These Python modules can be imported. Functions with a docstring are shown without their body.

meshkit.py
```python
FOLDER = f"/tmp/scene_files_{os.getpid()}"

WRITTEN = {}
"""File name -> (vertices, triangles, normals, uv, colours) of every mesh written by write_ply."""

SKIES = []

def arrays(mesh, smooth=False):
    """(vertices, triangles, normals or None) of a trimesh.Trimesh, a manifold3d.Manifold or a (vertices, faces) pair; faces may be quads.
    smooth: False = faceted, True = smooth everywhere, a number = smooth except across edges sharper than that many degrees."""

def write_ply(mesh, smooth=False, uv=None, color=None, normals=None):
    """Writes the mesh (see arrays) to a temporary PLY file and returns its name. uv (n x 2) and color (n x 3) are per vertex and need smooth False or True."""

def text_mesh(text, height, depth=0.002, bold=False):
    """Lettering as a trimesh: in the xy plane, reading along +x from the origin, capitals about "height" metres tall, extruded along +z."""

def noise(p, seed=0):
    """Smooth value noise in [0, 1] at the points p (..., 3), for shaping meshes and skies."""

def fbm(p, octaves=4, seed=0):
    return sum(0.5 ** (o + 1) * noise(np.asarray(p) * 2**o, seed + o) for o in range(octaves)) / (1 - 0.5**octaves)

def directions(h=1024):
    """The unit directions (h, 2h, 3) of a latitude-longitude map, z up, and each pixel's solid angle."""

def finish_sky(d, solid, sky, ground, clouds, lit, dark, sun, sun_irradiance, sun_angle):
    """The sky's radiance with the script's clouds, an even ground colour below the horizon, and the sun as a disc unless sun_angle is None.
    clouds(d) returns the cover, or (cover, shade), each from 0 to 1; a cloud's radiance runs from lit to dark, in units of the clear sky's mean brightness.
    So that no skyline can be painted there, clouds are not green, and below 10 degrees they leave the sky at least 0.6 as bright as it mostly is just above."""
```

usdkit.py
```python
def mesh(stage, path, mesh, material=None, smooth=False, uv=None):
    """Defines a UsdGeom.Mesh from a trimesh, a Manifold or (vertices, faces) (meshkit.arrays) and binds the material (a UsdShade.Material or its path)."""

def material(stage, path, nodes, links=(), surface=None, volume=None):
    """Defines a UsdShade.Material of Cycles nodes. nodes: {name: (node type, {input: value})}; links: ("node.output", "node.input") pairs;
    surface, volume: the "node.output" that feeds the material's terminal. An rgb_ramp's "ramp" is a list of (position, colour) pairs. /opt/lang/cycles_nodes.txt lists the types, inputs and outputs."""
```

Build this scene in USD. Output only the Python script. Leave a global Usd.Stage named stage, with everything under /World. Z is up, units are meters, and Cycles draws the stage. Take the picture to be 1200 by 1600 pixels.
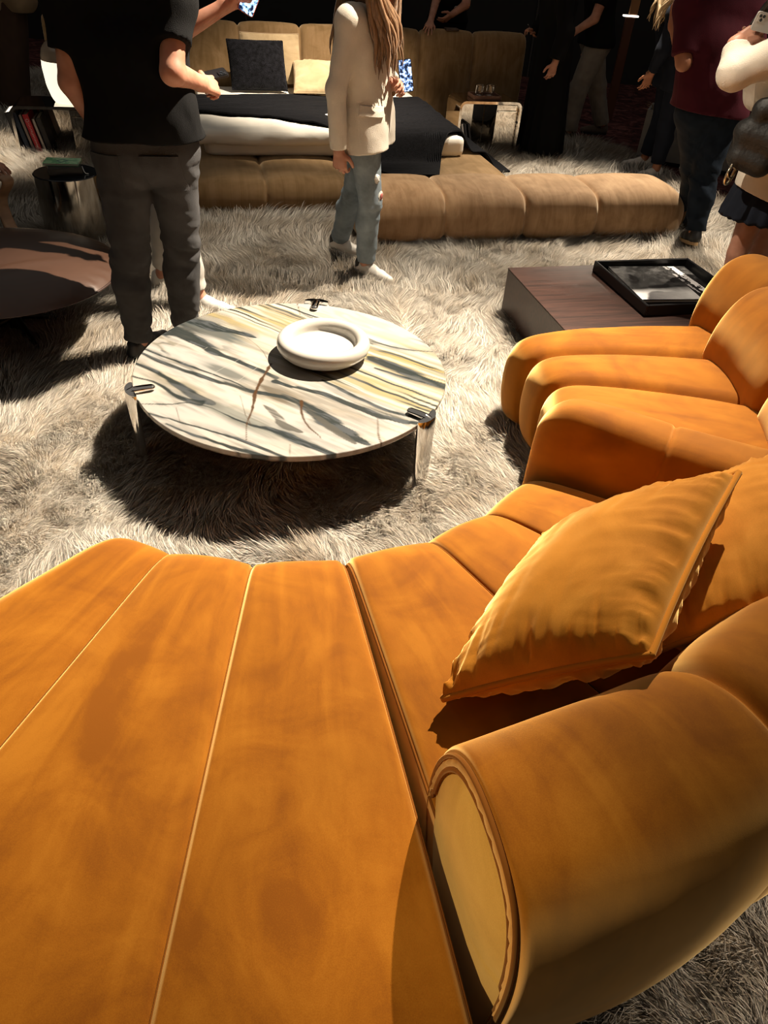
import math, random
import numpy as np
import trimesh
import manifold3d
import usdkit, meshkit
from meshkit import noise, fbm
from pxr import Usd, UsdGeom, UsdLux, UsdShade, Gf, Sdf, Vt

stage = Usd.Stage.CreateInMemory()
UsdGeom.SetStageUpAxis(stage, "Z")
UsdGeom.SetStageMetersPerUnit(stage, 1.0)
world = UsdGeom.Xform.Define(stage, "/World")
stage.SetDefaultPrim(world.GetPrim())
UsdGeom.Scope.Define(stage, "/World/Looks")
rng = np.random.default_rng(7)

# ------------------------------------------------------------------ camera
cam = UsdGeom.Camera.Define(stage, "/World/camera")
F_PX, PITCH, ROLL, EYE = 1150.0, math.radians(39.35), math.radians(4.41), 1.80
cp, sp = math.cos(PITCH), math.sin(PITCH)
cr, sr = math.cos(ROLL), math.sin(ROLL)
fwd = np.array([0, cp, -sp]); up0 = np.array([0, sp, cp]); rt0 = np.array([1.0, 0, 0])
right = cr * rt0 + sr * up0
up = -sr * rt0 + cr * up0
M = Gf.Matrix4d(*right, 0, *up, 0, *(-fwd), 0, 0, 0, EYE, 1)
cam.AddTransformOp().Set(M)
cam.CreateHorizontalApertureAttr(36.0)
cam.CreateVerticalApertureAttr(48.0)
cam.CreateFocalLengthAttr(36.0 * F_PX / 1200.0)
cam.CreateClippingRangeAttr(Gf.Vec2f(0.02, 200.0))
cam.CreateExposureAttr(0.0)

# ------------------------------------------------------------------ lights: showroom ceiling spots
def spot(name, pos, target, power, cone, soft=0.6, radius=0.035, color=(1.0, 0.86, 0.68)):
    l = UsdLux.SphereLight.Define(stage, "/World/" + name)
    l.CreateRadiusAttr(radius)
    l.CreateIntensityAttr(power)
    l.CreateNormalizeAttr(True)
    l.CreateColorAttr(Gf.Vec3f(*color))
    sh = UsdLux.ShapingAPI.Apply(l.GetPrim())
    sh.CreateShapingConeAngleAttr(cone)
    sh.CreateShapingConeSoftnessAttr(soft)
    pos, target = np.array(pos, float), np.array(target, float)
    z = pos - target; z /= np.linalg.norm(z)
    x = np.cross([0, 1.0, 0.01], z); x /= np.linalg.norm(x); y = np.cross(z, x)
    l.AddTransformOp().Set(Gf.Matrix4d(*x, 0, *y, 0, *z, 0, *pos, 1))
    return l

WARM = (1.0, 0.85, 0.66)
# key light over the round table, from behind on the right
spot("ceiling_spot", (1.64, 4.73, 4.8), (-0.38, 2.50, 0.1), 2250, 24.3, 1.0, 0.03, WARM)
# behind the far module: lights the arm, the dark table and the right edge of the rug
spot("ceiling_spot_001", (3.1, 5.2, 3.3), (2.0, 4.4, 0.2), 300, 25, 1.0, 0.03, WARM)
# bed, headboard, bench
spot("ceiling_spot_002", (0.3, 6.4, 3.3), (-0.65, 7.2, 0.5), 620, 26, 1.0, 0.03, WARM)
spot("ceiling_spot_003", (1.9, 7.6, 3.3), (1.45, 6.1, 0.2), 640, 27, 1.0, 0.03, WARM)
spot("ceiling_spot_004", (-3.6, 6.6, 3.3), (-3.6, 6.2, 0.1), 420, 17, 1.0, 0.03, WARM)
# low accents on the near end of the sofa back and on the rug behind it
spot("ceiling_spot_005", (-2.4, 0.50, 3.3), (0.26, 0.50, 0.45), 150, 6.5, 1.0, 0.03, WARM)
spot("ceiling_spot_006", (1.6, 0.42, 3.3), (1.30, 0.40, 0.0), 150, 15, 1.0, 0.03, WARM)
# rug between the bed and the round table
spot("ceiling_spot_007", (-0.3, 5.55, 3.3), (-0.5, 4.75, 0.0), 135, 24, 1.0, 0.03, WARM)
# from the left onto the dark table and the visitors at the right edge
spot("ceiling_spot_008", (-0.6, 2.9, 3.3), (1.75, 3.95, 0.75), 130, 12, 1.0, 0.03, WARM)
dome = UsdLux.DomeLight.Define(stage, "/World/ambient_dome")
dome.CreateIntensityAttr(0.06)
dome.CreateColorAttr(Gf.Vec3f(1.0, 0.9, 0.78))

# ------------------------------------------------------------------ helpers
used = {}
def numbered(path):
    n = used.get(path, -1) + 1
    used[path] = n
    return path if n == 0 else "%s_%03d" % (path, n)

def ppath(parent):
    return "/World" if parent is None else str(parent.GetPath())

def tag(prim, label=None, cat=None, group=None, kind=None):
    p = prim if isinstance(prim, Usd.Prim) else prim.GetPrim()
    for k, v in (("label", label), ("category", cat), ("group", group), ("kind", kind)):
        if v: p.SetCustomDataByKey(k, v)
    return p

def thing(name, label, cat, loc=(0, 0, 0), rotz=0.0, group=None):
    x = UsdGeom.Xform.Define(stage, numbered("/World/" + name))
    x.AddTranslateOp().Set(Gf.Vec3d(*map(float, loc)))
    if rotz: x.AddRotateZOp().Set(float(rotz))
    return tag(x, label, cat, group)

def obj(name, mesh, mat, parent=None, smooth=40, uv=None, label=None, kind=None):
    m = usdkit.mesh(stage, numbered(ppath(parent) + "/" + name), mesh, mat, smooth, uv)
    tag(m, label, None, None, kind)
    return m.GetPrim()

def single(name, mesh, mat, label, cat, group=None, smooth=40, uv=None):
    p = obj(name, mesh, mat, None, smooth, uv)
    return tag(p, label, cat, group)

def vcolor(prim, cols, name="Col"):
    pv = UsdGeom.PrimvarsAPI(prim).CreatePrimvar(name, Sdf.ValueTypeNames.Color3fArray, "vertex")
    pv.Set(Vt.Vec3fArray.FromNumpy(np.asarray(cols, np.float32)))

def copy_of(src, loc, rotz=0.0, label=None, group=None):
    cd = src.GetCustomData()
    x = UsdGeom.Xform.Define(stage, numbered("/World/" + src.GetName()))
    p = x.GetPrim()
    p.GetReferences().AddInternalReference(src.GetPath())
    p.SetInstanceable(True)
    x.ClearXformOpOrder()
    x.AddTranslateOp(opSuffix="copy").Set(Gf.Vec3d(*map(float, loc)))
    x.AddRotateZOp(opSuffix="copy").Set(float(rotz))
    return tag(p, label or cd["label"], cd["category"], group or cd.get("group"))

def cat_m(*ms): return trimesh.util.concatenate([m for m in ms])

def T(m, loc=(0, 0, 0), rz=0.0, rx=0.0, ry=0.0):
    m = m.copy()
    for a, ax in ((rx, [1, 0, 0]), (ry, [0, 1, 0]), (rz, [0, 0, 1])):
        if a: m.apply_transform(trimesh.transformations.rotation_matrix(math.radians(a), ax))
    m.apply_translation(loc)
    return m

def box(sx, sy, sz, c=(0, 0, 0), bev=0.0):
    """Box with chamfered edges."""
    if bev <= 0:
        m = trimesh.creation.box([sx, sy, sz])
    else:
        b = min(bev, 0.49 * min(sx, sy, sz))
        pts = []
        for i in (-1, 1):
            for j in (-1, 1):
                for k in (-1, 1):
                    X, Y, Z = i * sx / 2, j * sy / 2, k * sz / 2
                    pts += [(X - i * b, Y - j * b, Z), (X - i * b, Y, Z - k * b), (X, Y - j * b, Z - k * b)]
        m = trimesh.convex.convex_hull(np.array(pts))
    m.apply_translation(c)
    return m

def cyl(r, h, c=(0, 0, 0), n=48):
    m = trimesh.creation.cylinder(radius=r, height=h, sections=n)
    m.apply_translation(c)
    return m

def lathe(profile, n=64):
    """profile: (r, z) points from bottom axis to top axis."""
    return trimesh.creation.revolve(np.array(profile, float), sections=n)

def tube(points, radii, n=10, closed=False):
    P = np.asarray(points, float)
    R = np.broadcast_to(np.asarray(radii, float), (len(P),))
    if closed:
        Tn = np.roll(P, -1, 0) - np.roll(P, 1, 0)
    else:
        Tn = np.gradient(P, axis=0)
    Tn /= np.linalg.norm(Tn, axis=1, keepdims=True) + 1e-12
    a = np.cross(Tn[0], [0, 0, 1.0] if abs(Tn[0][2]) < 0.9 else [1.0, 0, 0])
    A = []
    for t in Tn:
        a = a - t * np.dot(a, t); a = a / (np.linalg.norm(a) + 1e-12); A.append(a)
    A = np.array(A); B = np.cross(Tn, A)
    th = np.arange(n) * 2 * np.pi / n
    V = P[:, None] + R[:, None, None] * (np.cos(th)[None, :, None] * A[:, None] + np.sin(th)[None, :, None] * B[:, None])
    m = len(P); rows = m if closed else m - 1
    F = []
    for i in range(rows):
        i2 = (i + 1) % m
        for j in range(n):
            j2 = (j + 1) % n
            F += [(i * n + j, i * n + j2, i2 * n + j2), (i * n + j, i2 * n + j2, i2 * n + j)]
    V = V.reshape(-1, 3)
    if not closed:
        V = np.vstack([V, P[0], P[-1]]); k = len(V)
        for j in range(n):
            j2 = (j + 1) % n
            F += [(k - 2, j2, j), (k - 1, (m - 1) * n + j, (m - 1) * n + j2)]
    return trimesh.Trimesh(V, np.array(F), process=False)

def grid_faces(nu, nv, wrap_u=False, wrap_v=False):
    i = np.arange(nu if wrap_u else nu - 1); j = np.arange(nv if wrap_v else nv - 1)
    I, J = np.meshgrid(i, j, indexing="ij")
    I2, J2 = (I + 1) % nu, (J + 1) % nv
    q = np.stack([I * nv + J, I2 * nv + J, I2 * nv + J2, I * nv + J2], -1).reshape(-1, 4)
    return np.vstack([q[:, [0, 1, 2]], q[:, [0, 2, 3]]])

def grid_mesh(P, wrap_u=False, wrap_v=False, flip=False):
    nu, nv = P.shape[:2]
    f = grid_faces(nu, nv, wrap_u, wrap_v)
    if flip: f = f[:, ::-1]
    return trimesh.Trimesh(P.reshape(-1, 3), f, process=False)

def resample(pts, n, closed=False):
    P = np.asarray(pts, float)
    if closed: P = np.vstack([P, P[:1]])
    d = np.r_[0, np.cumsum(np.linalg.norm(np.diff(P, axis=0), axis=1))]
    s = np.linspace(0, d[-1], n + (1 if closed else 0))
    Q = np.stack([np.interp(s, d, P[:, k]) for k in range(P.shape[1])], 1)
    return Q[:-1] if closed else Q

def smooth_poly(pts, it=3, closed=False):
    """Chaikin corner cutting."""
    P = np.asarray(pts, float)
    for _ in range(it):
        if closed:
            N = np.roll(P, -1, 0)
            P = np.stack([0.75 * P + 0.25 * N, 0.25 * P + 0.75 * N], 1).reshape(-1, P.shape[1])
        else:
            a, b = P[:-1], P[1:]
            Q = np.stack([0.75 * a + 0.25 * b, 0.25 * a + 0.75 * b], 1).reshape(-1, P.shape[1])
            P = np.vstack([P[:1], Q, P[-1:]])
    return P

# ---- smooth-union distance fields turned into one skin (surface nets)
def bone(p0, p1, r0, r1, flat=0, k=None):
    """flat: 1 cuts the bone square at p1, -1 at p0, 2 at both."""
    return (np.array(p0, float), np.array(p1, float), float(r0), float(r1), flat, k)

def skin(bones, res=0.008, k=0.03, disp=None, cuts=()):
    lo = np.min([np.minimum(b[0] - b[2], b[1] - b[3]) for b in bones], 0) - k - 2 * res
    hi = np.max([np.maximum(b[0] + b[2], b[1] + b[3]) for b in bones], 0) + k + 2 * res
    n = np.ceil((hi - lo) / res).astype(int) + 1
    D = np.full(n, 0.2, np.float32)
    ax = [lo[i] + res * np.arange(n[i]) for i in range(3)]
    for p0, p1, r0, r1, flat, kb in bones:
        kk = k if kb is None else kb
        m = max(r0, r1) + kk + 0.05
        a = np.maximum(np.floor((np.minimum(p0, p1) - m - lo) / res).astype(int), 0)
        b = np.minimum(np.ceil((np.maximum(p0, p1) + m - lo) / res).astype(int) + 1, n)
        X = np.stack(np.meshgrid(*[ax[i][a[i]:b[i]] for i in range(3)], indexing="ij"), -1)
        v = p1 - p0; L2 = float(v @ v) + 1e-12
        t = np.clip(((X - p0) @ v) / L2, 0, 1)
        d = np.linalg.norm(X - p0 - t[..., None] * v, axis=-1) - (r0 + (r1 - r0) * t)
        L = math.sqrt(L2)
        if flat in (1, 2): d = np.maximum(d, ((X - p1) @ v) / L)
        if flat in (-1, 2): d = np.maximum(d, ((p0 - X) @ v) / L)
        S = D[a[0]:b[0], a[1]:b[1], a[2]:b[2]]
        h = np.clip(0.5 + 0.5 * (S - d) / kk, 0, 1)
        D[a[0]:b[0], a[1]:b[1], a[2]:b[2]] = S + (d - S) * h - kk * h * (1 - h)
    G = None
    if disp is not None or cuts:
        G = np.stack(np.meshgrid(*ax, indexing="ij"), -1)
    if disp is not None:
        near = np.abs(D) < 0.04
        D[near] += disp(G[near]).astype(np.float32)
    for p, nn in cuts:
        D = np.maximum(D, (G - np.array(p, float)) @ np.array(nn, float)).astype(np.float32)
    return nets(D, lo, res)

def nets(D, lo, res):
    s = D < 0
    n = D.shape
    c = [slice(0, -1), slice(1, None)]
    cnt = np.zeros([x - 1 for x in n], np.int8)
    for i in (0, 1):
        for j in (0, 1):
            for k in (0, 1): cnt += s[c[i], c[j], c[k]]
    cell = (cnt > 0) & (cnt < 8)
    idx = -np.ones(cell.shape, np.int64)
    I = np.argwhere(cell)
    idx[cell] = np.arange(len(I))
    acc = np.zeros((len(I), 3)); w = np.zeros(len(I))
    for axis in range(3):
        for j in (0, 1):
            for k in (0, 1):
                o = [0, 0, 0]; oth = [x for x in range(3) if x != axis]
                o[oth[0]], o[oth[1]] = j, k
                A = I + o; o2 = list(o); o2[axis] += 1; B = I + o2
                da, db = D[tuple(A.T)], D[tuple(B.T)]
                cr_ = (da < 0) != (db < 0)
                t = np.where(cr_, da / np.where(cr_, da - db, 1), 0)
                p = np.array(o, float)[None] + 0 * acc
                p[:, axis] += t
                acc += np.where(cr_[:, None], p, 0); w += cr_
    V = lo + res * (I + acc / np.maximum(w, 1)[:, None])
    F = []
    for axis in range(3):
        o = [x for x in range(3) if x != axis]
        sl0 = [slice(None)] * 3; sl1 = [slice(None)] * 3
        sl0[axis], sl1[axis] = slice(0, -1), slice(1, None)
        a, b = s[tuple(sl0)], s[tuple(sl1)]
        E = np.argwhere(a != b)
        ok = np.all(E >= 1, axis=1) if False else ((E[:, o[0]] >= 1) & (E[:, o[1]] >= 1) & (E[:, o[0]] < n[o[0]] - 1) & (E[:, o[1]] < n[o[1]] - 1))
        E = E[ok]
        inside = a[tuple(E.T)]
        def at_(d0, d1):
            X = E.copy(); X[:, o[0]] += d0; X[:, o[1]] += d1
            return idx[tuple(X.T)]
        q = np.stack([at_(-1, -1), at_(0, -1), at_(0, 0), at_(-1, 0)], 1)
        fl = inside if axis != 1 else ~inside
        q[~fl] = q[~fl][:, ::-1]
        F.append(q)
    F = np.vstack(F)
    F = F[(F >= 0).all(1)]
    tri = np.vstack([F[:, [0, 1, 2]], F[:, [0, 2, 3]]])
    return trimesh.Trimesh(V, tri, process=False)

def laplace(m, it=2, lam=0.5):
    trimesh.smoothing.filter_taubin(m, lamb=lam, nu=lam + 0.03, iterations=it)
    return m

# ------------------------------------------------------------------ materials
LOOK = "/World/Looks/"
def mat(name, nodes, links=(), surface="p.BSDF"):
    return usdkit.material(stage, LOOK + name, nodes, links, surface)

def plain(name, color, rough=0.5, metallic=0.0, spec=0.5, coat=0.0, var=0.0, scale=20.0, bump=0.0, bscale=200.0, sheen=0.0, sheen_tint=(1, 1, 1), stretch=(1, 1, 1), srough=0.4):
    nodes = {"p": ("principled_bsdf", {"base_color": color, "roughness": rough, "metallic": metallic, "specular_ior_level": spec, "coat_weight": coat,
                                       "sheen_weight": sheen, "sheen_tint": sheen_tint, "sheen_roughness": srough})}
    links = []
    if var or bump:
        nodes["t"] = ("texture_coordinate", {})
        nodes["mp"] = ("mapping", {"scale": stretch})
        links.append(("t.object", "mp.vector"))
    if var:
        nodes["n"] = ("noise_texture", {"scale": scale, "detail": 4.0, "roughness": 0.6})
        c = np.array(color)
        nodes["r"] = ("rgb_ramp", {"ramp": [(0.3, tuple(c * (1 - var))), (0.7, tuple(np.minimum(c * (1 + var), 1)))]})
        links += [("mp.vector", "n.vector"), ("n.fac", "r.fac"), ("r.color", "p.base_color")]
    if bump:
        nodes["bn"] = ("noise_texture", {"scale": bscale, "detail": 2.0})
        nodes["b"] = ("bump", {"strength": bump, "distance": 0.01})
        links += [("mp.vector", "bn.vector"), ("bn.fac", "b.height"), ("b.normal", "p.normal")]
    return mat(name, nodes, links)

def velvet(name, dark, mid, light, sheen=1.0, rim=(0.0, 0.0, 0.0), rimr=0.35, tint=(1.0, 0.72, 0.3), srough=0.35, nap=(7.0, 1.2), big=4.0):
    """Pile fabric: brushed streaks along the panel (st), big nap patches, fine weave."""
    nodes = {
        "uv": ("uvmap", {"attribute": "st"}), "mu": ("mapping", {"scale": (nap[1], nap[0], 1.0)}),
        "g": ("geometry", {}),
        "n1": ("noise_texture", {"scale": 3.0, "detail": 4.0, "roughness": 0.55, "distortion": 0.8}),
        "n2": ("noise_texture", {"scale": big, "detail": 5.0, "roughness": 0.6, "distortion": 1.2}),
        "n3": ("noise_texture", {"scale": 420.0, "detail": 2.0, "roughness": 0.7}),
        "m12": ("math", {"math_type": "multiply_add", "value2": 0.38, "value3": 0.0}),
        "m2": ("math", {"math_type": "multiply_add", "value2": 0.50}),
        "m3": ("math", {"math_type": "multiply_add", "value2": 0.20}),
        "r": ("rgb_ramp", {"ramp": [(0.43, dark), (0.54, mid), (0.66, light)]}),
        "b": ("bump", {"strength": 0.16, "distance": 0.004}),
        "p": ("principled_bsdf", {"roughness": 0.85, "specular_ior_level": 0.12, "diffuse_roughness": 0.6, "sheen_weight": sheen, "sheen_tint": tint, "sheen_roughness": srough}),
    }
    links = [("uv.UV", "mu.vector"), ("mu.vector", "n1.vector"), ("g.position", "n2.vector"), ("g.position", "n3.vector"),
             ("n1.fac", "m12.value1"), ("n2.fac", "m2.value1"), ("m12.value", "m2.value3"), ("n3.fac", "m3.value1"), ("m2.value", "m3.value3"),
             ("m3.value", "r.fac"), ("r.color", "p.base_color"), ("m3.value", "b.height"), ("b.normal", "p.normal")]
    if max(rim) > 0:
        nodes["v"] = ("sheen_bsdf", {"color": rim, "roughness": rimr, "distribution": "ashikhmin"})
        nodes["add"] = ("add_closure", {})
        links += [("p.BSDF", "add.closure1"), ("v.BSDF", "add.closure2"), ("b.normal", "v.normal")]
        return mat(name, nodes, links, "add.closure")
    return mat(name, nodes, links)

VELVET = velvet("amber_velvet", (0.235, 0.070, 0.002), (0.315, 0.103, 0.0035), (0.39, 0.142, 0.008), sheen=0.5, rim=(0.44, 0.28, 0.085), rimr=0.45, tint=(1.0, 0.80, 0.42), srough=0.4, nap=(4.0, 0.9))
PIPING = plain("amber_piping", (0.17, 0.055, 0.006), 0.9, spec=0.1, sheen=0.5, sheen_tint=(1.0, 0.6, 0.2))
GOLDVEL = velvet("gold_velvet", (0.46, 0.24, 0.035), (0.55, 0.30, 0.05), (0.62, 0.36, 0.075), tint=(1.0, 0.8, 0.4))  # amber velvet again, paler: light on the end panel is painted in
BEDVEL = velvet("tan_velvet", (0.20, 0.122, 0.052), (0.255, 0.16, 0.075), (0.32, 0.205, 0.105), sheen=0.7, tint=(1.0, 0.85, 0.6))
BLACK = plain("black_lacquer", (0.006, 0.006, 0.007), 0.3)
DARKGAP = plain("dark_underframe", (0.01, 0.009, 0.008), 0.8)
CHROME = mat("polished_steel", {"p": ("principled_bsdf", {"base_color": (0.78, 0.76, 0.73), "metallic": 1.0, "roughness": 0.07})})
CERAMIC = plain("cream_ceramic", (0.42, 0.40, 0.365), 0.16, coat=0.6)

# ------------------------------------------------------------------ the setting
def struct(name, mesh, m, smooth=False):
    p = obj(name, mesh, m, None, smooth)
    return tag(p, None, None, None, "structure")

FLOORMAT = mat("dark_patterned_carpet", {
    "g": ("geometry", {}), "n": ("noise_texture", {"scale": 5.0, "detail": 6.0, "roughness": 0.7, "distortion": 1.4}),
    "r": ("rgb_ramp", {"ramp": [(0.35, (0.012, 0.006, 0.006)), (0.5, (0.05, 0.016, 0.015)), (0.62, (0.13, 0.05, 0.045)), (0.7, (0.03, 0.014, 0.012))]}),
    "p": ("principled_bsdf", {"roughness": 0.95, "specular_ior_level": 0.1})},
    [("g.position", "n.vector"), ("n.fac", "r.fac"), ("r.color", "p.base_color")])
WALLMAT = plain("black_wall_panel", (0.012, 0.011, 0.010), 0.55, var=0.2, scale=3.0)
struct("floor", box(16.0, 15.0, 0.1, (0, 5.5, -0.05)), FLOORMAT)
struct("wall_back", box(16.0, 0.2, 5.2, (0, 12.6, 2.6)), WALLMAT)
struct("wall_front", box(16.0, 0.2, 5.2, (0, -2.1, 2.6)), WALLMAT)
struct("wall_left", box(0.2, 15.0, 5.2, (-7.9, 5.5, 2.6)), WALLMAT)
struct("wall_right", box(0.2, 15.0, 5.2, (7.9, 5.5, 2.6)), WALLMAT)

# shag rug: a backing sheet plus tens of thousands of wool tufts
RUGPOLY = np.array([(-5.2, -0.6), (3.9, -0.6), (3.7, 4.6), (2.95, 6.1), (2.42, 7.2), (2.2, 7.95), (2.13, 8.4), (1.62, 8.62), (1.2, 9.9), (-5.2, 9.9)])
from shapely.geometry import Polygon, Point
from shapely import contains_xy
rug_shape = Polygon(RUGPOLY)
WOOL = [(0.44, 0.36, 0.265), (0.68, 0.61, 0.52), (0.86, 0.82, 0.75)]
def wool(name, tips):
    c = [tuple(np.array(x) * tips) for x in WOOL]
    return mat(name, {
        "g": ("geometry", {}), "oi": ("object_info", {}),
        "n": ("noise_texture", {"scale": 1.7, "detail": 5.0, "roughness": 0.65, "distortion": 0.9}),
        "a": ("math", {"math_type": "multiply_add", "value2": 0.30, "value3": 0.0}),
        "b": ("math", {"math_type": "add"}),
        "r": ("rgb_ramp", {"ramp": [(0.42, c[0]), (0.58, c[1]), (0.80, c[2])]}),
        "d": ("diffuse_bsdf", {"roughness": 0.4}), "t": ("translucent_bsdf", {}), "m": ("mix_closure", {"fac": 0.30}),
    }, [("g.position", "n.vector"), ("oi.random", "a.value1"), ("a.value", "b.value1"), ("n.fac", "b.value2"), ("b.value", "r.fac"),
        ("r.color", "d.color"), ("r.color", "t.color"), ("d.BSDF", "m.closure1"), ("t.BSDF", "m.closure2")], "m.closure")
WOOLMAT = wool("cream_wool", 1.0)
BACKING = plain("wool_backing", (0.36, 0.29, 0.21), 0.95, spec=0.05, var=0.35, scale=30.0)

rug = thing("shag_rug", "huge cream long-pile shag rug covering the showroom floor", "rug")
back = trimesh.creation.extrude_polygon(rug_shape, 0.012, engine="earcut")
obj("backing", back, BACKING, rug, False)

def tuft(seed, blades=16, length=0.062, spread=0.013, lean=0.9):
    r = np.random.default_rng(seed)
    V, F, N = [], [], []
    curl = r.uniform(-0.5, 0.5)
    for b in range(blades):
        base = np.array([r.normal(0, spread), r.normal(0, spread), 0.004])
        L = length * r.uniform(0.65, 1.2)
        yaw = r.normal(0, 0.28)
        tilt0, tilt1 = r.uniform(0.25, 0.6) * lean, r.uniform(1.15, 1.75) * lean
        w = r.uniform(0.0008, 0.0017)
        seg = 4
        p = base.copy(); pts = [p.copy()]; dirs = []
        for s in range(seg):
            f = (s + 0.5) / seg
            ti = tilt0 + (tilt1 - tilt0) * f
            ya = yaw * (1 - f) + curl * f * 0.9
            d = np.array([math.sin(ti) * math.cos(ya), math.sin(ti) * math.sin(ya), math.cos(ti)])
            p = p + d * L / seg; pts.append(p.copy()); dirs.append(d)
        dirs.append(dirs[-1])
        k0 = len(V)
        for s, (q, d) in enumerate(zip(pts, dirs)):
            side = np.cross(d, [0, 0, 1.0]); side /= np.linalg.norm(side) + 1e-9
            side = side * math.cos(0.5 * b) + np.cross(side, d) * 0.35 * math.sin(0.5 * b)
            nn = np.cross(side, d); nn = nn if nn[2] > 0 else -nn
            nn = nn / np.linalg.norm(nn) + np.array([0, 0, 1.1]); nn /= np.linalg.norm(nn)
            ww = w * (1.0 - 0.78 * s / seg)
            V += [q - side * ww, q + side * ww]; N += [nn, nn]
        for s in range(seg):
            a = k0 + 2 * s
            F += [(a, a + 1, a + 3), (a, a + 3, a + 2)]
    return np.array(V), np.array(F), np.array(N)

pile = UsdGeom.PointInstancer.Define(stage, ppath(rug) + "/pile")
tag(pile.GetPrim(), None, None, None, "stuff")
protos = UsdGeom.Scope.Define(stage, ppath(rug) + "/pile/tufts")
NPROTO = 7
targets = []
for k in range(NPROTO):
    v, f, nn = tuft(100 + k, blades=24, lean=0.75 + 0.06 * k)
    m = UsdGeom.Mesh.Define(stage, ppath(rug) + "/pile/tufts/tuft" + ("" if k == 0 else "_%03d" % k))
    m.CreatePointsAttr(Vt.Vec3fArray.FromNumpy(v.astype(np.float32)))
    m.CreateFaceVertexCountsAttr(Vt.IntArray.FromNumpy(np.full(len(f), 3, np.int32)))
    m.CreateFaceVertexIndicesAttr(Vt.IntArray.FromNumpy(f.astype(np.int32).ravel()))
    m.CreateSubdivisionSchemeAttr("none")
    m.CreateNormalsAttr(Vt.Vec3fArray.FromNumpy(nn.astype(np.float32)))
    m.SetNormalsInterpolation("vertex")
    UsdShade.MaterialBindingAPI.Apply(m.GetPrim()).Bind(WOOLMAT)
    targets.append(m.GetPath())
pile.CreatePrototypesRel().SetTargets(targets)

def visible_mask(P, pad=90):
    d = P - np.array([0, 0, EYE])
    z = d @ fwd; x = d @ right; y = d @ up
    px = 600 + F_PX * x / np.maximum(z, 1e-6); py = 800 - F_PX * y / np.maximum(z, 1e-6)
    return (z > 0.1) & (px > -pad - 400) & (px < 1290 + 400) & (py > -pad - 200) & (py < 1600 + pad + 200)

def layer(y0, y1, step, scale, seed):
    r = np.random.default_rng(seed)
    xs = np.arange(-5.2, 3.9, step); ys = np.arange(y0, y1, step)
    X, Y = np.meshgrid(xs, ys, indexing="ij")
    X = X + r.uniform(-0.6, 0.6, X.shape) * step; Y = Y + r.uniform(-0.6, 0.6, Y.shape) * step
    P = np.stack([X.ravel(), Y.ravel(), np.full(X.size, 0.008)], 1)
    P = P[contains_xy(rug_shape, P[:, 0], P[:, 1])]
    P = P[visible_mask(P)]
    return P, np.full(len(P), scale)

NOFUR = []   # (centre, radius range) or polygons where furniture stands on the pile
def fur_keep(P):
    c = P[:, :2] - np.array([-0.394, 2.46])
    rr = np.hypot(c[:, 0], c[:, 1]); an = np.degrees(np.arctan2(c[:, 0], -c[:, 1]))
    keep = ~((rr > 1.06) & (rr < 2.06) & (an > -24) & (an < 112))
    return keep
L1 = [layer(-0.2, 3.4, 0.021, 1.0, 1), layer(3.4, 5.4, 0.026, 1.15, 2), layer(5.4, 9.9, 0.036, 1.5, 3)]
P = np.vstack([a for a, _ in L1]); S = np.concatenate([b for _, b in L1])
k = fur_keep(P); P, S = P[k], S[k]
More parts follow.
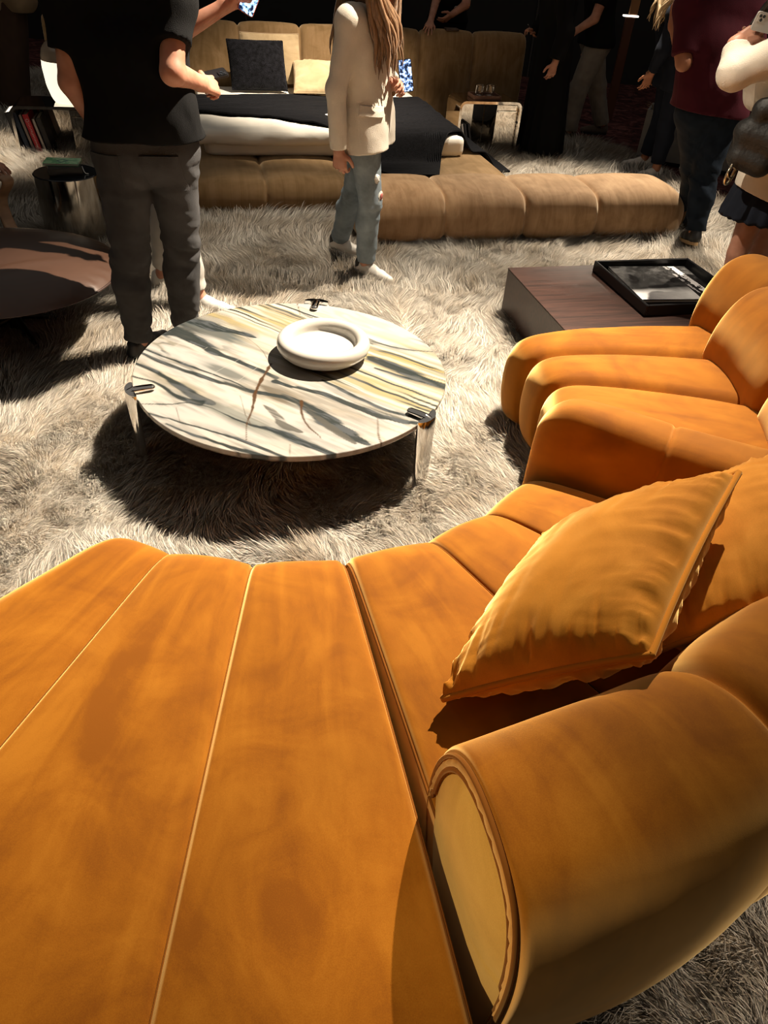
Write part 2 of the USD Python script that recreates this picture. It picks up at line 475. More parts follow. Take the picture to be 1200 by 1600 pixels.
# combing direction: swirling flow with overall drift, as the pile lies
q = np.c_[P[:, :2] * 1.3, np.zeros(len(P))]
ang = 2 * np.pi * (fbm(q + 3.1, 3, 5) * 2.2) + 2.2 * (noise(q * 5.5, 11) - 0.5) + rng.normal(0, 0.35, len(P))
# partings where the sewn hides meet: the pile lies away from the seam on both sides
for a_, b_ in (((-0.02, 4.22), (0.08, 3.55)), ((0.04, 4.20), (0.62, 4.42)), ((-1.9, 4.35), (-0.1, 4.20))):
    a_, b_ = np.array(a_), np.array(b_); v_ = (b_ - a_); n_ = np.array([-v_[1], v_[0]]) / np.linalg.norm(v_)
    t_ = ((P[:, :2] - a_) @ v_) / (v_ @ v_); d_ = (P[:, :2] - a_) @ n_
    m_ = (t_ > 0) & (t_ < 1) & (np.abs(d_) < 0.10)
    ang[m_] = np.arctan2(n_[1] * np.sign(d_[m_]), n_[0] * np.sign(d_[m_])) + rng.normal(0, 0.3, m_.sum())
h = np.c_[np.cos(ang / 2), np.zeros(len(P)), np.zeros(len(P)), np.sin(ang / 2)]
sc = S * rng.uniform(0.8, 1.25, len(P))
hz = sc * (0.75 + 0.6 * noise(q * 6.0, 21))
pile.CreatePositionsAttr(Vt.Vec3fArray.FromNumpy(P.astype(np.float32)))
pile.CreateOrientationsAttr(Vt.QuathArray([Gf.Quath(float(a), float(b), float(c), float(d)) for a, b, c, d in h]))
pile.CreateScalesAttr(Vt.Vec3fArray.FromNumpy(np.c_[sc, sc, hz].astype(np.float32)))
pile.CreateProtoIndicesAttr(Vt.IntArray.FromNumpy(rng.integers(0, NPROTO, len(P)).astype(np.int32)))
print("tufts", len(P))

# ------------------------------------------------------------------ the curved sofa
SC = np.array([-0.394, 2.46])          # centre of the ring the modules stand on
def pol(r, a, z):
    a = np.radians(a)
    return np.stack(np.broadcast_arrays(SC[0] + r * np.sin(a), SC[1] - r * np.cos(a), z), -1)

def seam(a_in, a_out, r0=0.965, r1=2.13):
    return lambda r: a_in + (a_out - a_in) * (r - r0) / (r1 - r0)

def prof_normals(Q, closed=False):
    d = (np.roll(Q, -1, 0) - np.roll(Q, 1, 0)) if closed else np.gradient(Q, axis=0)
    n = np.stack([-d[:, 1], d[:, 0]], 1)
    return n / (np.linalg.norm(n, axis=1, keepdims=True) + 1e-12)

def s_samples(n=26):
    e = np.array([0, .004, .009, .015, .023, .035, .055, .085])
    return np.r_[e, np.linspace(.12, .88, n), 1 - e[::-1]]

def panel(prof, sa, sb, closed=False, crown=0.012, groove=0.017, gw=0.016, end_a=0.0, end_b=0.0, wob=0.003, seed=0, nt=90, sgn=1.0):
    """One upholstered panel between the seam lines sa and sb. end_a / end_b: radius where that side is a free rounded edge (0: sewn seam)."""
    Q = resample(smooth_poly(prof, 3, closed), nt, closed)
    N = prof_normals(Q, closed) * sgn
    s = s_samples()
    r = Q[:, 0][None, :]; z = Q[:, 1][None, :]
    A, B = sa(Q[:, 0]), sb(Q[:, 0])
    ang = A[None] + (B - A)[None] * s[:, None]
    width = np.radians(np.abs(B - A)) * Q[:, 0]
    da, db = s[:, None] * width[None], (1 - s)[:, None] * width[None]
    off = crown * (1 - (2 * s[:, None] - 1) ** 2) + 0 * da
    for d, e in ((da, end_a), (db, end_b)):
        if e > 0:
            x = np.clip(1 - d / e, 0, 1)
            off = off - e * (1 - np.sqrt(np.maximum(1 - x * x, 0)))
        else:
            off = off - groove * np.exp(-(d / gw) ** 2) - 0.004 * np.exp(-(d / 0.05) ** 2)
    pt = pol(r + 0 * ang, ang, z + 0 * ang)
    off = off + wob * 2 * (fbm(pt * 5.0, 3, seed) - 0.5) * np.minimum(1, np.minimum(da, db) / 0.06)
    R = r + off * N[None, :, 0]; Z = z + off * N[None, :, 1]
    Pn = pol(R, ang, Z)
    L = np.r_[0, np.cumsum(np.linalg.norm(np.diff(Q, axis=0), axis=1))]
    uv = np.stack(np.broadcast_arrays(L[None, :], (s[:, None] - 0.5) * width.mean() + seed * 1.7), -1)
    m = grid_mesh(Pn, False, closed)
    c = m.triangles_center; ctr = pol(np.array(Q[:, 0].mean()), np.array((A.mean() + B.mean()) / 2), np.array(Q[:, 1].mean()))
    if ((c - ctr) * m.face_normals).sum(1).mean() < 0: m.invert()
    return m, uv.reshape(-1, 2), Pn

def cap(loop3):
    """Flat-ish end closing a profile loop of 3D points (fan about the middle, domed slightly by the caller)."""
    P = np.asarray(loop3); c = P.mean(0); n = len(P)
    V = [P, 0.75 * P + 0.25 * c, 0.4 * P + 0.6 * c]
    V = np.vstack(V + [c[None]])
    F = []
    for k in range(2):
        for i in range(n):
            j = (i + 1) % n
            F += [(k * n + i, k * n + j, (k + 1) * n + j), (k * n + i, (k + 1) * n + j, (k + 1) * n + i)]
    for i in range(n): F.append((2 * n + i, 2 * n + (i + 1) % n, 3 * n))
    return trimesh.Trimesh(V, np.array(F), process=False)

def put(parent, name, P, m=VELVET, label=None):
    return obj(name, P[0], m, parent, True, P[1], label)

def edge_tube(prof, sm, closed, r=0.006, out=0.0, lift=0.0, da=0.0, lo=None, hi=None):
    Q = resample(smooth_poly(prof, 3, closed), 90, closed)
    N = prof_normals(Q, closed)
    Q2 = Q + lift * N
    if lo is not None: Q2 = Q2[int(lo * len(Q2)):int(hi * len(Q2))]; closed = False
    P = pol(Q2[:, 0], sm(Q2[:, 0]) + da, Q2[:, 1])
    return tube(P, r, 8, closed)

SEAT1 = [(1.02, .045), (0.985, .06), (0.965, .12), (0.955, .22), (0.96, .31), (0.985, .375), (1.04, .408), (1.15, .418), (1.5, .424), (1.9, .422), (2.15, .415), (2.27, .395), (2.32, .33), (2.33, .2), (2.32, .06), (2.28, .045)]
SEAT2 = SEAT1[:10] + [(2.05, .42), (2.06, .2), (2.05, .06), (2.02, .045)]
SEAT3 = [(r + 0.035 if r < 1.2 else r, z) for r, z in SEAT2]
sL, sA, sB, sG1, sG2 = seam(-22.6, -31.5), seam(-11.2, -13.4), seam(2.5, 2.3), seam(16.75, 16.35), seam(17.55, 17.75)
sC, sD, sE = seam(32.2, 35.5), seam(45.6, 51.5), seam(59.4, 63.5)

otto = thing("curved_ottoman", "wide backless amber velvet seat of three fanned panels, nearest on the left", "sofa")
for k, (a, b, ea, eb) in enumerate(((sL, sA, 0.075, 0), (sA, sB, 0, 0), (sB, sG1, 0, 0.022))):
    P_ = panel(SEAT1, a, b, False, 0.009, 0.010, 0.006, ea, eb, 0.004, 10 + k, 120)
    put(otto, "seat_panel", P_)
    if ea: obj("side_panel", cap(P_[2][0]), VELVET, otto, True)
    if eb: obj("side_panel", cap(P_[2][-1][::-1]), VELVET, otto, True)
for sm_ in (sA, sB): obj("seam", edge_tube(SEAT1, sm_, False, 0.0016, lift=-0.0125, lo=0.02, hi=0.98), PIPING, otto, True)
obj("piping", edge_tube(SEAT1, sG1, False, 0.0045, lift=-0.016, da=-0.05, lo=0.1, hi=0.9), PIPING, otto, True)
obj("plinth", trimesh.creation.extrude_polygon(Polygon([tuple(pol(np.array(r), np.array(a), np.array(0.))[:2]) for r, a in [(1.05, -22), (1.05, -8), (1.05, 6), (1.05, 15.5), (2.2, 15.5), (2.2, 5), (2.2, -8), (2.2, -20), (2.2, -29)]]), 0.07, engine="earcut"), DARKGAP, otto, False)

BACK = [(1.745, .30), (1.722, .42), (1.735, .54), (1.775, .635), (1.83, .695), (1.90, .72), (1.98, .716), (2.05, .693), (2.10, .645), (2.13, .56), (2.142, .46), (2.142, .33), (2.13, .18), (2.105, .055), (1.95, .045), (1.82, .06)]
sofa = thing("curved_sofa", "amber velvet corner module with thick backrest, paler end panel and roll arm, holding two cushions", "sofa")
for k, (a, b, ea, eb) in enumerate(((sG2, sC, 0.022, 0), (sC, sD, 0, 0), (sD, sE, 0, 0))):
    P_ = panel(SEAT2, a, b, False, 0.010, 0.011, 0.0065, ea, eb, 0.004, 20 + k, 110)
    put(sofa, "seat_panel", P_)
    if ea: obj("side_panel", cap(P_[2][0]), VELVET, sofa, True)
for sm_ in (sC, sD): obj("seam", edge_tube(SEAT2, sm_, False, 0.0016, lift=-0.0135, lo=0.02, hi=0.8), PIPING, sofa, True)
obj("piping", edge_tube(SEAT2, sG2, False, 0.0045, lift=-0.016, da=0.05, lo=0.1, hi=0.75), PIPING, sofa, True)
bk0, bk1, bk2, bk3 = seam(17.95, 17.95), seam(34.6, 34.6), seam(48.5, 48.5), seam(62.0, 62.0)
for k, (a, b, ea, eb) in enumerate(((bk0, bk1, 0.014, 0), (bk1, bk2, 0, 0), (bk2, bk3, 0, 0))):
    P_ = panel(BACK, a, b, True, 0.016, 0.026, 0.022, ea, eb, 0.005, 30 + k, 120)
    put(sofa, "backrest_panel", P_)
    if ea:
        loop = P_[2][0]
        q = pol(np.array(1.90), np.array(17.95), np.array(0.24))
        inner = loop + np.where(loop[:, 2:] > .45, 0.085, 0.05) * (q - loop)
        inner = inner + 0.010 * (pol(np.array(1.95), np.array(30.), np.array(.38)) - q)
        E_ = cap(inner[::-1]); nl = len(inner)
        E_.vertices[nl:2 * nl] += 0.016 * np.array([-0.95, -0.31, 0]); E_.vertices[2 * nl:] += 0.022 * np.array([-0.95, -0.31, 0])
        obj("end_panel", E_, GOLDVEL, sofa, True, label="amber velvet end panel painted paler as lit")
        band = grid_mesh(np.stack([loop, 0.5 * (loop + inner) + 0.012 * np.cos(np.radians(17.95)) * np.array([-1, -0.3, 0]), inner], 0), False, True)
        if (band.face_normals @ np.array([-0.95, -0.31, 0])).mean() < 0: band.invert()
        # gathered band between the two pipings
        t_ = np.arange(len(loop)); ruff = 0.0012 * np.sin(t_ * 2.1) + 0.0008 * np.sin(t_ * 3.7)
        band.vertices[len(loop):2 * len(loop)] += ruff[:, None] * np.array([-0.95, -0.31, 0])
        obj("gathered_band", band, VELVET, sofa, True)
        obj("piping", tube(loop + 0.004 * np.array([-0.95, -0.31, 0]), 0.0055, 8, True), PIPING, sofa, True)
        obj("piping", tube(inner + 0.005 * np.array([-0.95, -0.31, 0]), 0.006, 8, True), PIPING, sofa, True)
obj("plinth", trimesh.creation.extrude_polygon(Polygon([tuple(pol(np.array(r), np.array(a), np.array(0.))[:2]) for r, a in [(1.08, 20), (1.08, 34), (1.08, 48), (1.08, 59), (2.05, 62), (2.05, 48), (2.05, 34), (2.05, 20)]]), 0.07, engine="earcut"), DARKGAP, sofa, False)

def arm(parent, a0, a1, r0, rs, r1, top, seed):
    """Padded arm that runs outward between two seats: a rounded section swept along the radius, with a sewn seam across it."""
    for k, (ra, rb) in enumerate(((r0, rs), (rs, r1))):
        n = 60; t = np.linspace(0, 1, n) ** (1.0)
        t = np.r_[np.linspace(0, .06, 10), np.linspace(.08, .94, 44), np.linspace(.955, 1, 8)]
        r = ra + (rb - ra) * t
        th = np.linspace(-0.04, np.pi + 0.04, 46)
        ex = 0.62
        cx = np.sign(np.cos(th)) * np.abs(np.cos(th)) ** ex; cz = np.sign(np.sin(th)) * np.abs(np.sin(th)) ** ex
        rows = []
        for ri in r:
            off = 0.0
            if k == 0:
                x = np.clip(1 - (ri - r0) / 0.13, 0, 1); off -= 0.13 * (1 - math.sqrt(max(1 - x * x, 0)))
            off -= 0.008 * math.exp(-((ri - rs) / 0.009) ** 2)
            A0, A1 = a0(ri), a1(ri)
            mid, half = (A0 + A1) / 2, np.radians(A1 - A0) / 2 * ri + off * 0.55
            hz = top + off + 0.006 * (1 - ((ri - (ra + rb) / 2) / ((rb - ra) / 2)) ** 2)
            tang = half * cx * (1.0 + 0.03 * cz)
            zz = 0.05 + (hz - 0.05) * np.maximum(cz, 0) ** 0.9
            rows.append(pol(ri + 0 * th, mid + np.degrees(tang / ri), zz))
        Pn = np.array(rows)
        Pn += (0.004 * 2 * (fbm(Pn * 6, 3, seed + k) - 0.5))[..., None] * np.array([0, 0, 1.0])
        uv = np.stack(np.broadcast_arrays(r[:, None] * 1.0, th[None] * 0.25), -1).reshape(-1, 2)
        m = grid_mesh(Pn)
        if (m.face_normals[:, 2]).mean() < 0: m.invert()
        obj("arm_panel", m, VELVET, parent, True, uv)
        if k == 0:
            loop = Pn[0]
            f = cap(loop); obj("arm_front", f, VELVET, parent, True)
arm(sofa, seam(60.6, 62.0), seam(73.5, 70.5), 0.955, 1.365, 2.06, 0.625, 40)

# far module behind the arm
s2, s3, s4 = seam(97.5, 88.5, 1.0), seam(109.5, 100.5, 1.0), seam(121.0, 112.0, 1.0)
far = thing("curved_sofa", "far amber velvet module beyond the roll arm, beside the dark wood coffee table", "sofa")
for k, (a, b, ea, eb) in enumerate(((seam(73.8, 71.0, 1.0), s2, 0, 0), (s2, s3, 0, 0), (s3, s4, 0, 0.10))):
    P_ = panel(SEAT3, a, b, False, 0.020, 0.022, 0.02, ea, eb, 0.004, 50 + k, 110)
    put(far, "seat_panel", P_)
    if eb: obj("side_panel", cap(P_[2][-1][::-1]), VELVET, far, True)
BACK3 = [(r + 0.01, z if z < .4 else .4 + (z - .4) * 1.0) for r, z in BACK]
BACK3B = [(r + 0.15, z) for r, z in BACK]
for k, (pr, a, b, ea, eb) in enumerate(((BACK3, seam(71.5, 71.5), seam(88.5, 88.5), 0, 0), (BACK3, seam(88.5, 88.5), seam(104.8, 104.8), 0, 0.03), (BACK3B, seam(105.2, 105.2), seam(114.5, 114.5), 0.03, 0.05))):
    P_ = panel(pr, a, b, True, 0.012, 0.020, 0.02, ea, eb, 0.005, 60 + k, 110)
    put(far, "backrest_panel", P_)
    if ea: obj("end_panel", cap(P_[2][0]), VELVET, far, True)
    if eb: obj("end_panel", cap(P_[2][-1][::-1]), VELVET, far, True)
    if k == 1: obj("piping", tube(P_[2][-1], 0.006, 8, True), PIPING, far, True)
obj("plinth", trimesh.creation.extrude_polygon(Polygon([tuple(pol(np.array(r), np.array(a), np.array(0.))[:2]) for r, a in [(1.12, 75), (1.12, 90), (1.12, 105), (1.12, 116), (2.0, 110), (2.0, 100), (2.0, 88), (2.0, 75)]]), 0.07, engine="earcut"), DARKGAP, far, False)

# ------------------------------------------------------------------ cushions
def pillow(c, thick, bow=0.05, n=44, seed=0, pinch=0.42, wr=0.006, ease=0.5, nrm=None):
    """c: four corners in order. Returns the case and the outline."""
    c = np.array(c, float)
    u = np.sin(np.linspace(-1, 1, n) * np.pi / 2 * 0.98) / math.sin(np.pi / 2 * 0.98)
    U, Vv = np.meshgrid(u, u, indexing="ij")
    fu = U * (1 - bow * (1 - Vv ** 2)); fv = Vv * (1 - bow * (1 - U ** 2))
    a, b = (fu + 1) / 2, (fv + 1) / 2
    B = ((1 - a) * (1 - b))[..., None] * c[0] + (a * (1 - b))[..., None] * c[1] + (a * b)[..., None] * c[2] + ((1 - a) * b)[..., None] * c[3]
    if nrm is None:
        nrm = np.cross(c[1] - c[0], c[3] - c[0]); nrm /= np.linalg.norm(nrm)
    H = ((1 - U ** 2).clip(0) * (1 - Vv ** 2).clip(0)) ** pinch
    # gathers: ridges that run inward from the edges and fade
    def gathers(x, d, sd):
        return (fbm(np.stack([x * 11 + sd, d * 1.6, 0 * x + sd], -1), 3, sd) - 0.5) * np.exp(-d / 0.22)
    W = gathers(U, 1 - np.abs(Vv), seed + 1) + gathers(Vv, 1 - np.abs(U), seed + 5)
    W2 = gathers(U, 1 - np.abs(Vv), seed + 11) + gathers(Vv, 1 - np.abs(U), seed + 15)
    edge = np.minimum(1, np.minimum(1 - np.abs(U), 1 - np.abs(Vv)) / 0.05)
    blob = (fbm(B * 7, 3, seed) - 0.5) * 0.02
    up_ = B + nrm * (thick * H + (W * wr * 6 + blob) * edge)[..., None]
    dn = B - nrm * (thick * ease * H + (W2 * wr * 6 + blob) * edge)[..., None]
    f = grid_faces(n, n)
    V = np.vstack([up_.reshape(-1, 3), dn.reshape(-1, 3)])
    F = np.vstack([f, f[:, ::-1] + n * n])
    m = trimesh.Trimesh(V, F, process=False)
    m.merge_vertices()
    uvv = None
    out = np.vstack([B[:, 0][:-1], B[-1, :][:-1], B[::-1, -1][:-1], B[0, ::-1][:-1]])
    if m.volume < 0: m.invert()
    return m, out

PILLOWV = velvet("cushion_velvet", (0.46, 0.165, 0.010), (0.57, 0.225, 0.020), (0.68, 0.30, 0.038), nap=(1, 1), rim=(0.34, 0.22, 0.075))
PILLOWPIPE = plain('cushion_piping', (0.42, 0.155, 0.015), 0.9, spec=0.1, sheen=0.6, sheen_tint=(1.0, 0.7, 0.3))
def cushion(name, label, cat, c, thick, m, pm, group=None, pr=0.006, **kw):
    o = thing(name, label, cat, (0, 0, 0), 0, group)
    case, out = pillow(c, thick, **kw)
    obj("case", case, m, o, True)
    obj("piping", tube(smooth_poly(out, 1, True), pr, 8, True), pm, o, True)
    return o
cushion("velvet_cushion", "large amber velvet cushion with piped edge, front one leaning on the sofa back", "cushion",
        [(0.16, 0.99, 0.475), (0.522, 0.925, 0.745), (0.815, 1.42, 0.835), (0.45, 1.50, 0.52)], 0.13, PILLOWV, PILLOWPIPE, seed=3, bow=0.05, wr=0.0095, n=84, ease=0.95, pr=0.008)
cushion("velvet_cushion", "second amber velvet cushion, half hidden behind the front one", "cushion",
        [(0.62, 1.12, 0.52), (1.02, 1.18, 0.70), (1.12, 1.72, 0.72), (0.72, 1.66, 0.50)], 0.12, PILLOWV, PILLOWPIPE, seed=8, bow=0.045, wr=0.0095, n=84, ease=0.9, pr=0.008)

VEINS = [[[[-0.609, 0.233], [-0.533, 0.246], [-0.424, 0.154], [-0.305, 0.062], [-0.197, 0.004], [-0.059, -0.091]], [0.03, 0.055, 0.03, 0.016, 0.012, 0.014], 0], [[[-0.518, 0.356], [-0.419, 0.316], [-0.31, 0.285], [-0.199, 0.239]], [0.02, 0.035, 0.02, 0.006], 0], [[[-0.642, 0.035], [-0.476, -0.069], [-0.256, -0.161], [-0.142, -0.209], [-0.037, -0.223], [0.071, -0.264], [0.157, -0.347], [0.241, -0.447], [0.341, -0.513]], [0.008, 0.012, 0.014, 0.012, 0.014, 0.02, 0.034, 0.03, 0.01], 0], [[[-0.63, 0.064], [-0.414, -0.051], [-0.236, -0.132], [-0.145, -0.196]], [0.006, 0.008, 0.006, 0.004], 0], [[[-0.635, -0.053], [-0.48, -0.151], [-0.318, -0.28], [-0.251, -0.324]], [0.008, 0.013, 0.02, 0.012], 0], [[[-0.605, -0.163], [-0.509, -0.188], [-0.39, -0.296], [-0.296, -0.318]], [0.006, 0.009, 0.012, 0.02], 0], [[[-0.521, -0.359], [-0.4, -0.35], [-0.347, -0.314], [-0.237, -0.357], [-0.096, -0.451], [0.003, -0.47], [0.157, -0.555], [0.255, -0.602]], [0.004, 0.005, 0.005, 0.004, 0.008, 0.016, 0.014, 0.01], 0], [[[-0.479, -0.416], [-0.308, -0.47], [-0.15, -0.534], [-0.024, -0.584], [0.076, -0.636]], [0.006, 0.006, 0.007, 0.01, 0.008], 0], [[[-0.388, -0.481], [-0.252, -0.549], [-0.1, -0.61], [0.032, -0.646]], [0.004, 0.006, 0.012, 0.016], 0], [[[-0.079, -0.274], [-0.015, -0.36], [0.035, -0.443], [0.099, -0.467]], [0.012, 0.03, 0.034, 0.01], 1], [[[-0.013, -0.214], [0.101, -0.296], [0.19, -0.422], [0.294, -0.515]], [0.008, 0.02, 0.03, 0.014], 1], [[[-0.054, -0.117], [0.058, -0.165], [0.164, -0.187], [0.274, -0.258], [0.366, -0.316], [0.442, -0.34], [0.541, -0.354]], [0.016, 0.012, 0.014, 0.018, 0.016, 0.012, 0.01], 0], [[[0.126, -0.083], [0.268, -0.184], [0.402, -0.28], [0.516, -0.311]], [0.007, 0.009, 0.009, 0.008], 0], [[[0.312, 0.133], [0.413, 0.073], [0.525, 0.001], [0.626, -0.07]], [0.02, 0.028, 0.022, 0.012], 0], [[[0.332, 0.049], [0.471, -0.008], [0.619, -0.079]], [0.006, 0.008, 0.006], 0], [[[0.302, 0.292], [0.45, 0.229], [0.58, 0.238]], [0.004, 0.005, 0.004], 0], [[[-0.036, 0.524], [0.164, 0.367], [0.319, 0.263]], [0.003, 0.004, 0.004], 0], [[[-0.216, 0.583], [-0.029, 0.471], [0.14, 0.313]], [0.003, 0.004, 0.004], 0], [[[0.307, 0.214], [0.467, 0.134], [0.621, 0.058]], [0.004, 0.006, 0.005], 2], [[[0.069, -0.252], [0.088, -0.391], [0.176, -0.51]], [0.01, 0.006, 0.003], 3], [[[-0.096, 0.014], [-0.11, -0.099], [-0.115, -0.217], [-0.101, -0.349], [-0.104, -0.441], [-0.089, -0.547]], [0.008, 0.009, 0.012, 0.006, 0.004, 0.003], 3], [[[-0.166, -0.25], [-0.123, -0.375], [-0.082, -0.46]], [0.002, 0.003, 0.002], 3], [[[-0.076, 0.64], [-0.046, 0.504]], [0.004, 0.004], 3], [[[-0.159, 0.52], [-0.091, 0.478], [-0.025, 0.444]], [0.003, 0.004, 0.003], 3], [[[0.366, -0.328], [0.372, -0.462], [0.388, -0.498]], [0.003, 0.005, 0.008], 3], [[[-0.241, 0.232], [-0.152, 0.138], [-0.103, 0.013]], [0.002, 0.003, 0.003], 3], [[[-0.374, -0.365], [-0.342, -0.453]], [0.003, 0.002], 3], [[[0.069, -0.546], [0.075, -0.627]], [0.003, 0.002], 3]]

# ------------------------------------------------------------------ round marble coffee table
TC, TR, TZ = np.array([-0.419, 2.69]), 0.63, 0.32
def seg_dist(P, poly, w):
    poly = smooth_poly(np.array(poly), 2); ww = np.interp(np.linspace(0, 1, len(poly)), np.linspace(0, 1, len(w)), w)
    best = np.full(len(P), 9.0); wl = np.zeros(len(P)); side = np.zeros(len(P))
    for i in range(len(poly) - 1):
        a, b = poly[i], poly[i + 1]; v = b - a
        t = np.clip(((P - a) @ v) / (v @ v + 1e-12), 0, 1)
        q = P - a - t[:, None] * v; d = np.hypot(q[:, 0], q[:, 1])
        m = d < best
        best[m] = d[m]; wl[m] = (ww[i] + (ww[i + 1] - ww[i]) * t)[m]; side[m] = np.sign(v[0] * q[:, 1] - v[1] * q[:, 0])[m]
    return best, wl, side

def marble(P):
    """Colour of the stone at table-local points: white ground, gold and grey banding on the far side, dark green-grey veins, rust cracks."""
    th = math.radians(-31); d1 = np.array([math.cos(th), math.sin(th)]); d2 = np.array([-d1[1], d1[0]])
    s, t = P @ d1, P @ d2
    z = 0 * s
    w1 = (fbm(np.c_[P * 3.2, z], 4, 3) - 0.5); w2 = (fbm(np.c_[P * 9, z + 2], 3, 9) - 0.5)
    col = np.array([0.53, 0.51, 0.465]) * (1 + 0.10 * (fbm(np.c_[s * 3, t * 9, z], 4, 1) - 0.5))[:, None]
    def mixc(c, k):
        nonlocal col
        k = np.clip(k, 0, 1)[:, None]; col = col * (1 - k) + np.array(c) * k
    warm = np.clip((fbm(np.c_[s * 2.5, t * 4, z + 7], 3, 17) - 0.45) * 4, 0, 1)
    mixc((0.72, 0.62, 0.46), 0.35 * warm)
    # banded far half
    tb = t + 0.05 * w1 + 0.012 * w2
    edge = np.interp(s, [-0.62, -0.4, -0.1, 0.2, 0.5], [0.06, 0.0, -0.01, -0.07, -0.10])
    zone = np.clip((tb - edge) / 0.05, 0, 1) * np.clip((0.50 - tb + 0.06 * s) / 0.05, 0, 1)
    white_win = np.exp(-(((s + 0.20) / 0.16) ** 2 + ((t - 0.10) / 0.06) ** 2))
    zone = zone * (1 - 0.95 * np.clip(white_win * 1.5, 0, 1))
    st1 = fbm(np.c_[s * 1.1 + 0.8 * w1, tb * 34, z], 3, 23); st2 = fbm(np.c_[s * 1.6, tb * 75, z + 5], 2, 29); st3 = fbm(np.c_[s * 0.8, tb * 22, z + 3], 2, 37)
    mixc((0.40, 0.31, 0.12), zone * np.clip((st1 - 0.34) * 5, 0, 1) * 0.85)
    mixc((0.30, 0.27, 0.18), zone * np.clip((st2 - 0.47) * 6, 0, 1) * 0.8)
    mixc((0.70, 0.66, 0.56), zone * np.clip((st3 - 0.56) * 8, 0, 1) * 0.8)
    mixc((0.035, 0.042, 0.042), zone * np.clip((st2 - 0.60) * 9, 0, 1) * 0.95)
    lo = fbm(np.c_[s * 1.3 + 2.0 * w1, (t + 0.06 * w1) * 13, z + 11], 3, 51); ri = np.clip((0.030 - np.abs(lo - 0.5)) / 0.018, 0, 1)
    mixc((0.05, 0.06, 0.058), ri * np.clip((fbm(np.c_[s * 3, t * 5, z + 3], 2, 53) - 0.42) * 5, 0, 1) * 0.75 * (1 - 0.6 * zone))
    mixc((0.42, 0.37, 0.28), np.clip((0.085 - np.abs(lo - 0.5)) / 0.06, 0, 1) * np.clip((fbm(np.c_[s * 5, t * 45, z + 9], 2, 57) - 0.45) * 6, 0, 1) * 0.5)
    mixc((0.26, 0.26, 0.24), zone * np.clip((fbm(np.c_[s * 1.2, tb * 11, z + 8], 2, 59) - 0.56) * 7, 0, 1) * 0.6)
    # feathered smoky patches beside the veins
    for cx, cy, rx, ry, c, k in ((-0.50, 0.33, 0.17, 0.055, (0.035, 0.045, 0.046), 1.5), (-0.38, 0.27, 0.17, 0.04, (0.12, 0.135, 0.13), 1.0), (-0.02, -0.22, 0.12, 0.045, (0.17, 0.14, 0.10), 1.1),
                                  (0.17, -0.27, 0.20, 0.05, (0.36, 0.31, 0.24), 0.6), (-0.25, -0.08, 0.12, 0.03, (0.10, 0.11, 0.10), 0.8), (-0.1, -0.42, 0.25, 0.04, (0.10, 0.12, 0.10), 0.6), (-0.42, -0.2, 0.15, 0.03, (0.45, 0.38, 0.24), 0.5)):
        ps, pt = (np.array([cx, cy]) @ d1), (np.array([cx, cy]) @ d2)
        fe = fbm(np.c_[s * 4, t * 70, z + cx], 2, 41)
        g = np.exp(-(((s - ps) / rx) ** 2 + ((t - pt) / ry) ** 2))
        mixc(c, k * np.clip(g * 1.7 * (0.35 + 1.3 * fe) - 0.15, 0, 1))
    for pts, w, kind in VEINS:
        Pw = P + 0.012 * np.c_[w1, w2] * (1.6 if kind != 3 else 2.5)
        d, wl, side = seg_dist(Pw, pts, w)
        fray = fbm(np.c_[s * 9, t * 60, z + len(pts)], 3, int(100 * abs(pts[0][0])) + 2)
        wl = wl * {0: 1.15, 1: 0.62, 2: 1.15, 3: 0.9}[kind]
        core = np.clip((wl * (0.55 + 0.9 * fray) - d) / (0.0035 + 0.15 * wl), 0, 1)
        halo = np.clip(1.15 - d / (wl * (1.2 + 4.5 * fray) + 0.004), 0, 1) * np.clip((fray - 0.38) * 5, 0, 1)
        c = {0: (0.028, 0.036, 0.035), 1: (0.10, 0.095, 0.08), 2: (0.45, 0.33, 0.11), 3: (0.085, 0.040, 0.014)}[kind]
        if kind == 0: mixc((0.15, 0.145, 0.125), halo * 0.5)
        mixc(c, core * (0.97 if kind != 1 else 1.0) * (1.0 if kind != 1 else np.clip((fray - 0.30) * 4, 0, 0.9)))
        if kind == 0: mixc((0.13, 0.14, 0.15), core * np.clip((fray - 0.55) * 5, 0, 0.55))
    for a, b in (((-0.535, 0.044), (-0.498, 0.141)), ((-0.44, -0.03), (-0.38, 0.12)), ((-0.318, -0.118), (-0.209, 0.068)), ((-0.2, -0.15), (-0.12, 0.03))):
        d, wl, _ = seg_dist(P, [a, b], [0.0012, 0.0012]); mixc((0.55, 0.52, 0.46), np.clip((0.0022 - d) / 0.002, 0, 1) * 0.5)
    return col * np.array([0.52, 0.525, 0.54])

table = thing("round_coffee_table", "low round coffee table with veined white marble top on three polished steel legs", "coffee table", (TC[0], TC[1], 0))
nr, na = 190, 640
rad = np.r_[np.linspace(0.0, 0.999, nr), 1.0] * (TR - 0.002); an = np.arange(na) * 2 * np.pi / na
rim = [(TR, TZ - 0.002), (TR, TZ - 0.015), (TR - 0.004, TZ - 0.024), (TR - 0.012, TZ - 0.030), (TR - 0.3, TZ - 0.030)]
prof = [(r, TZ) for r in rad] + rim
prof = np.array(prof); prof[0, 0] = 1e-4
G = np.stack([prof[:, 0][:, None] * np.cos(an)[None], prof[:, 0][:, None] * np.sin(an)[None], np.repeat(prof[:, 1][:, None], na, 1)], -1)
top = grid_mesh(G, False, True)
if top.face_normals[:nr, 2].mean() < 0: top.invert()
tp = obj("tabletop", top, None, table, False)
vcolor(tp, marble(G.reshape(-1, 3)[:, :2]))
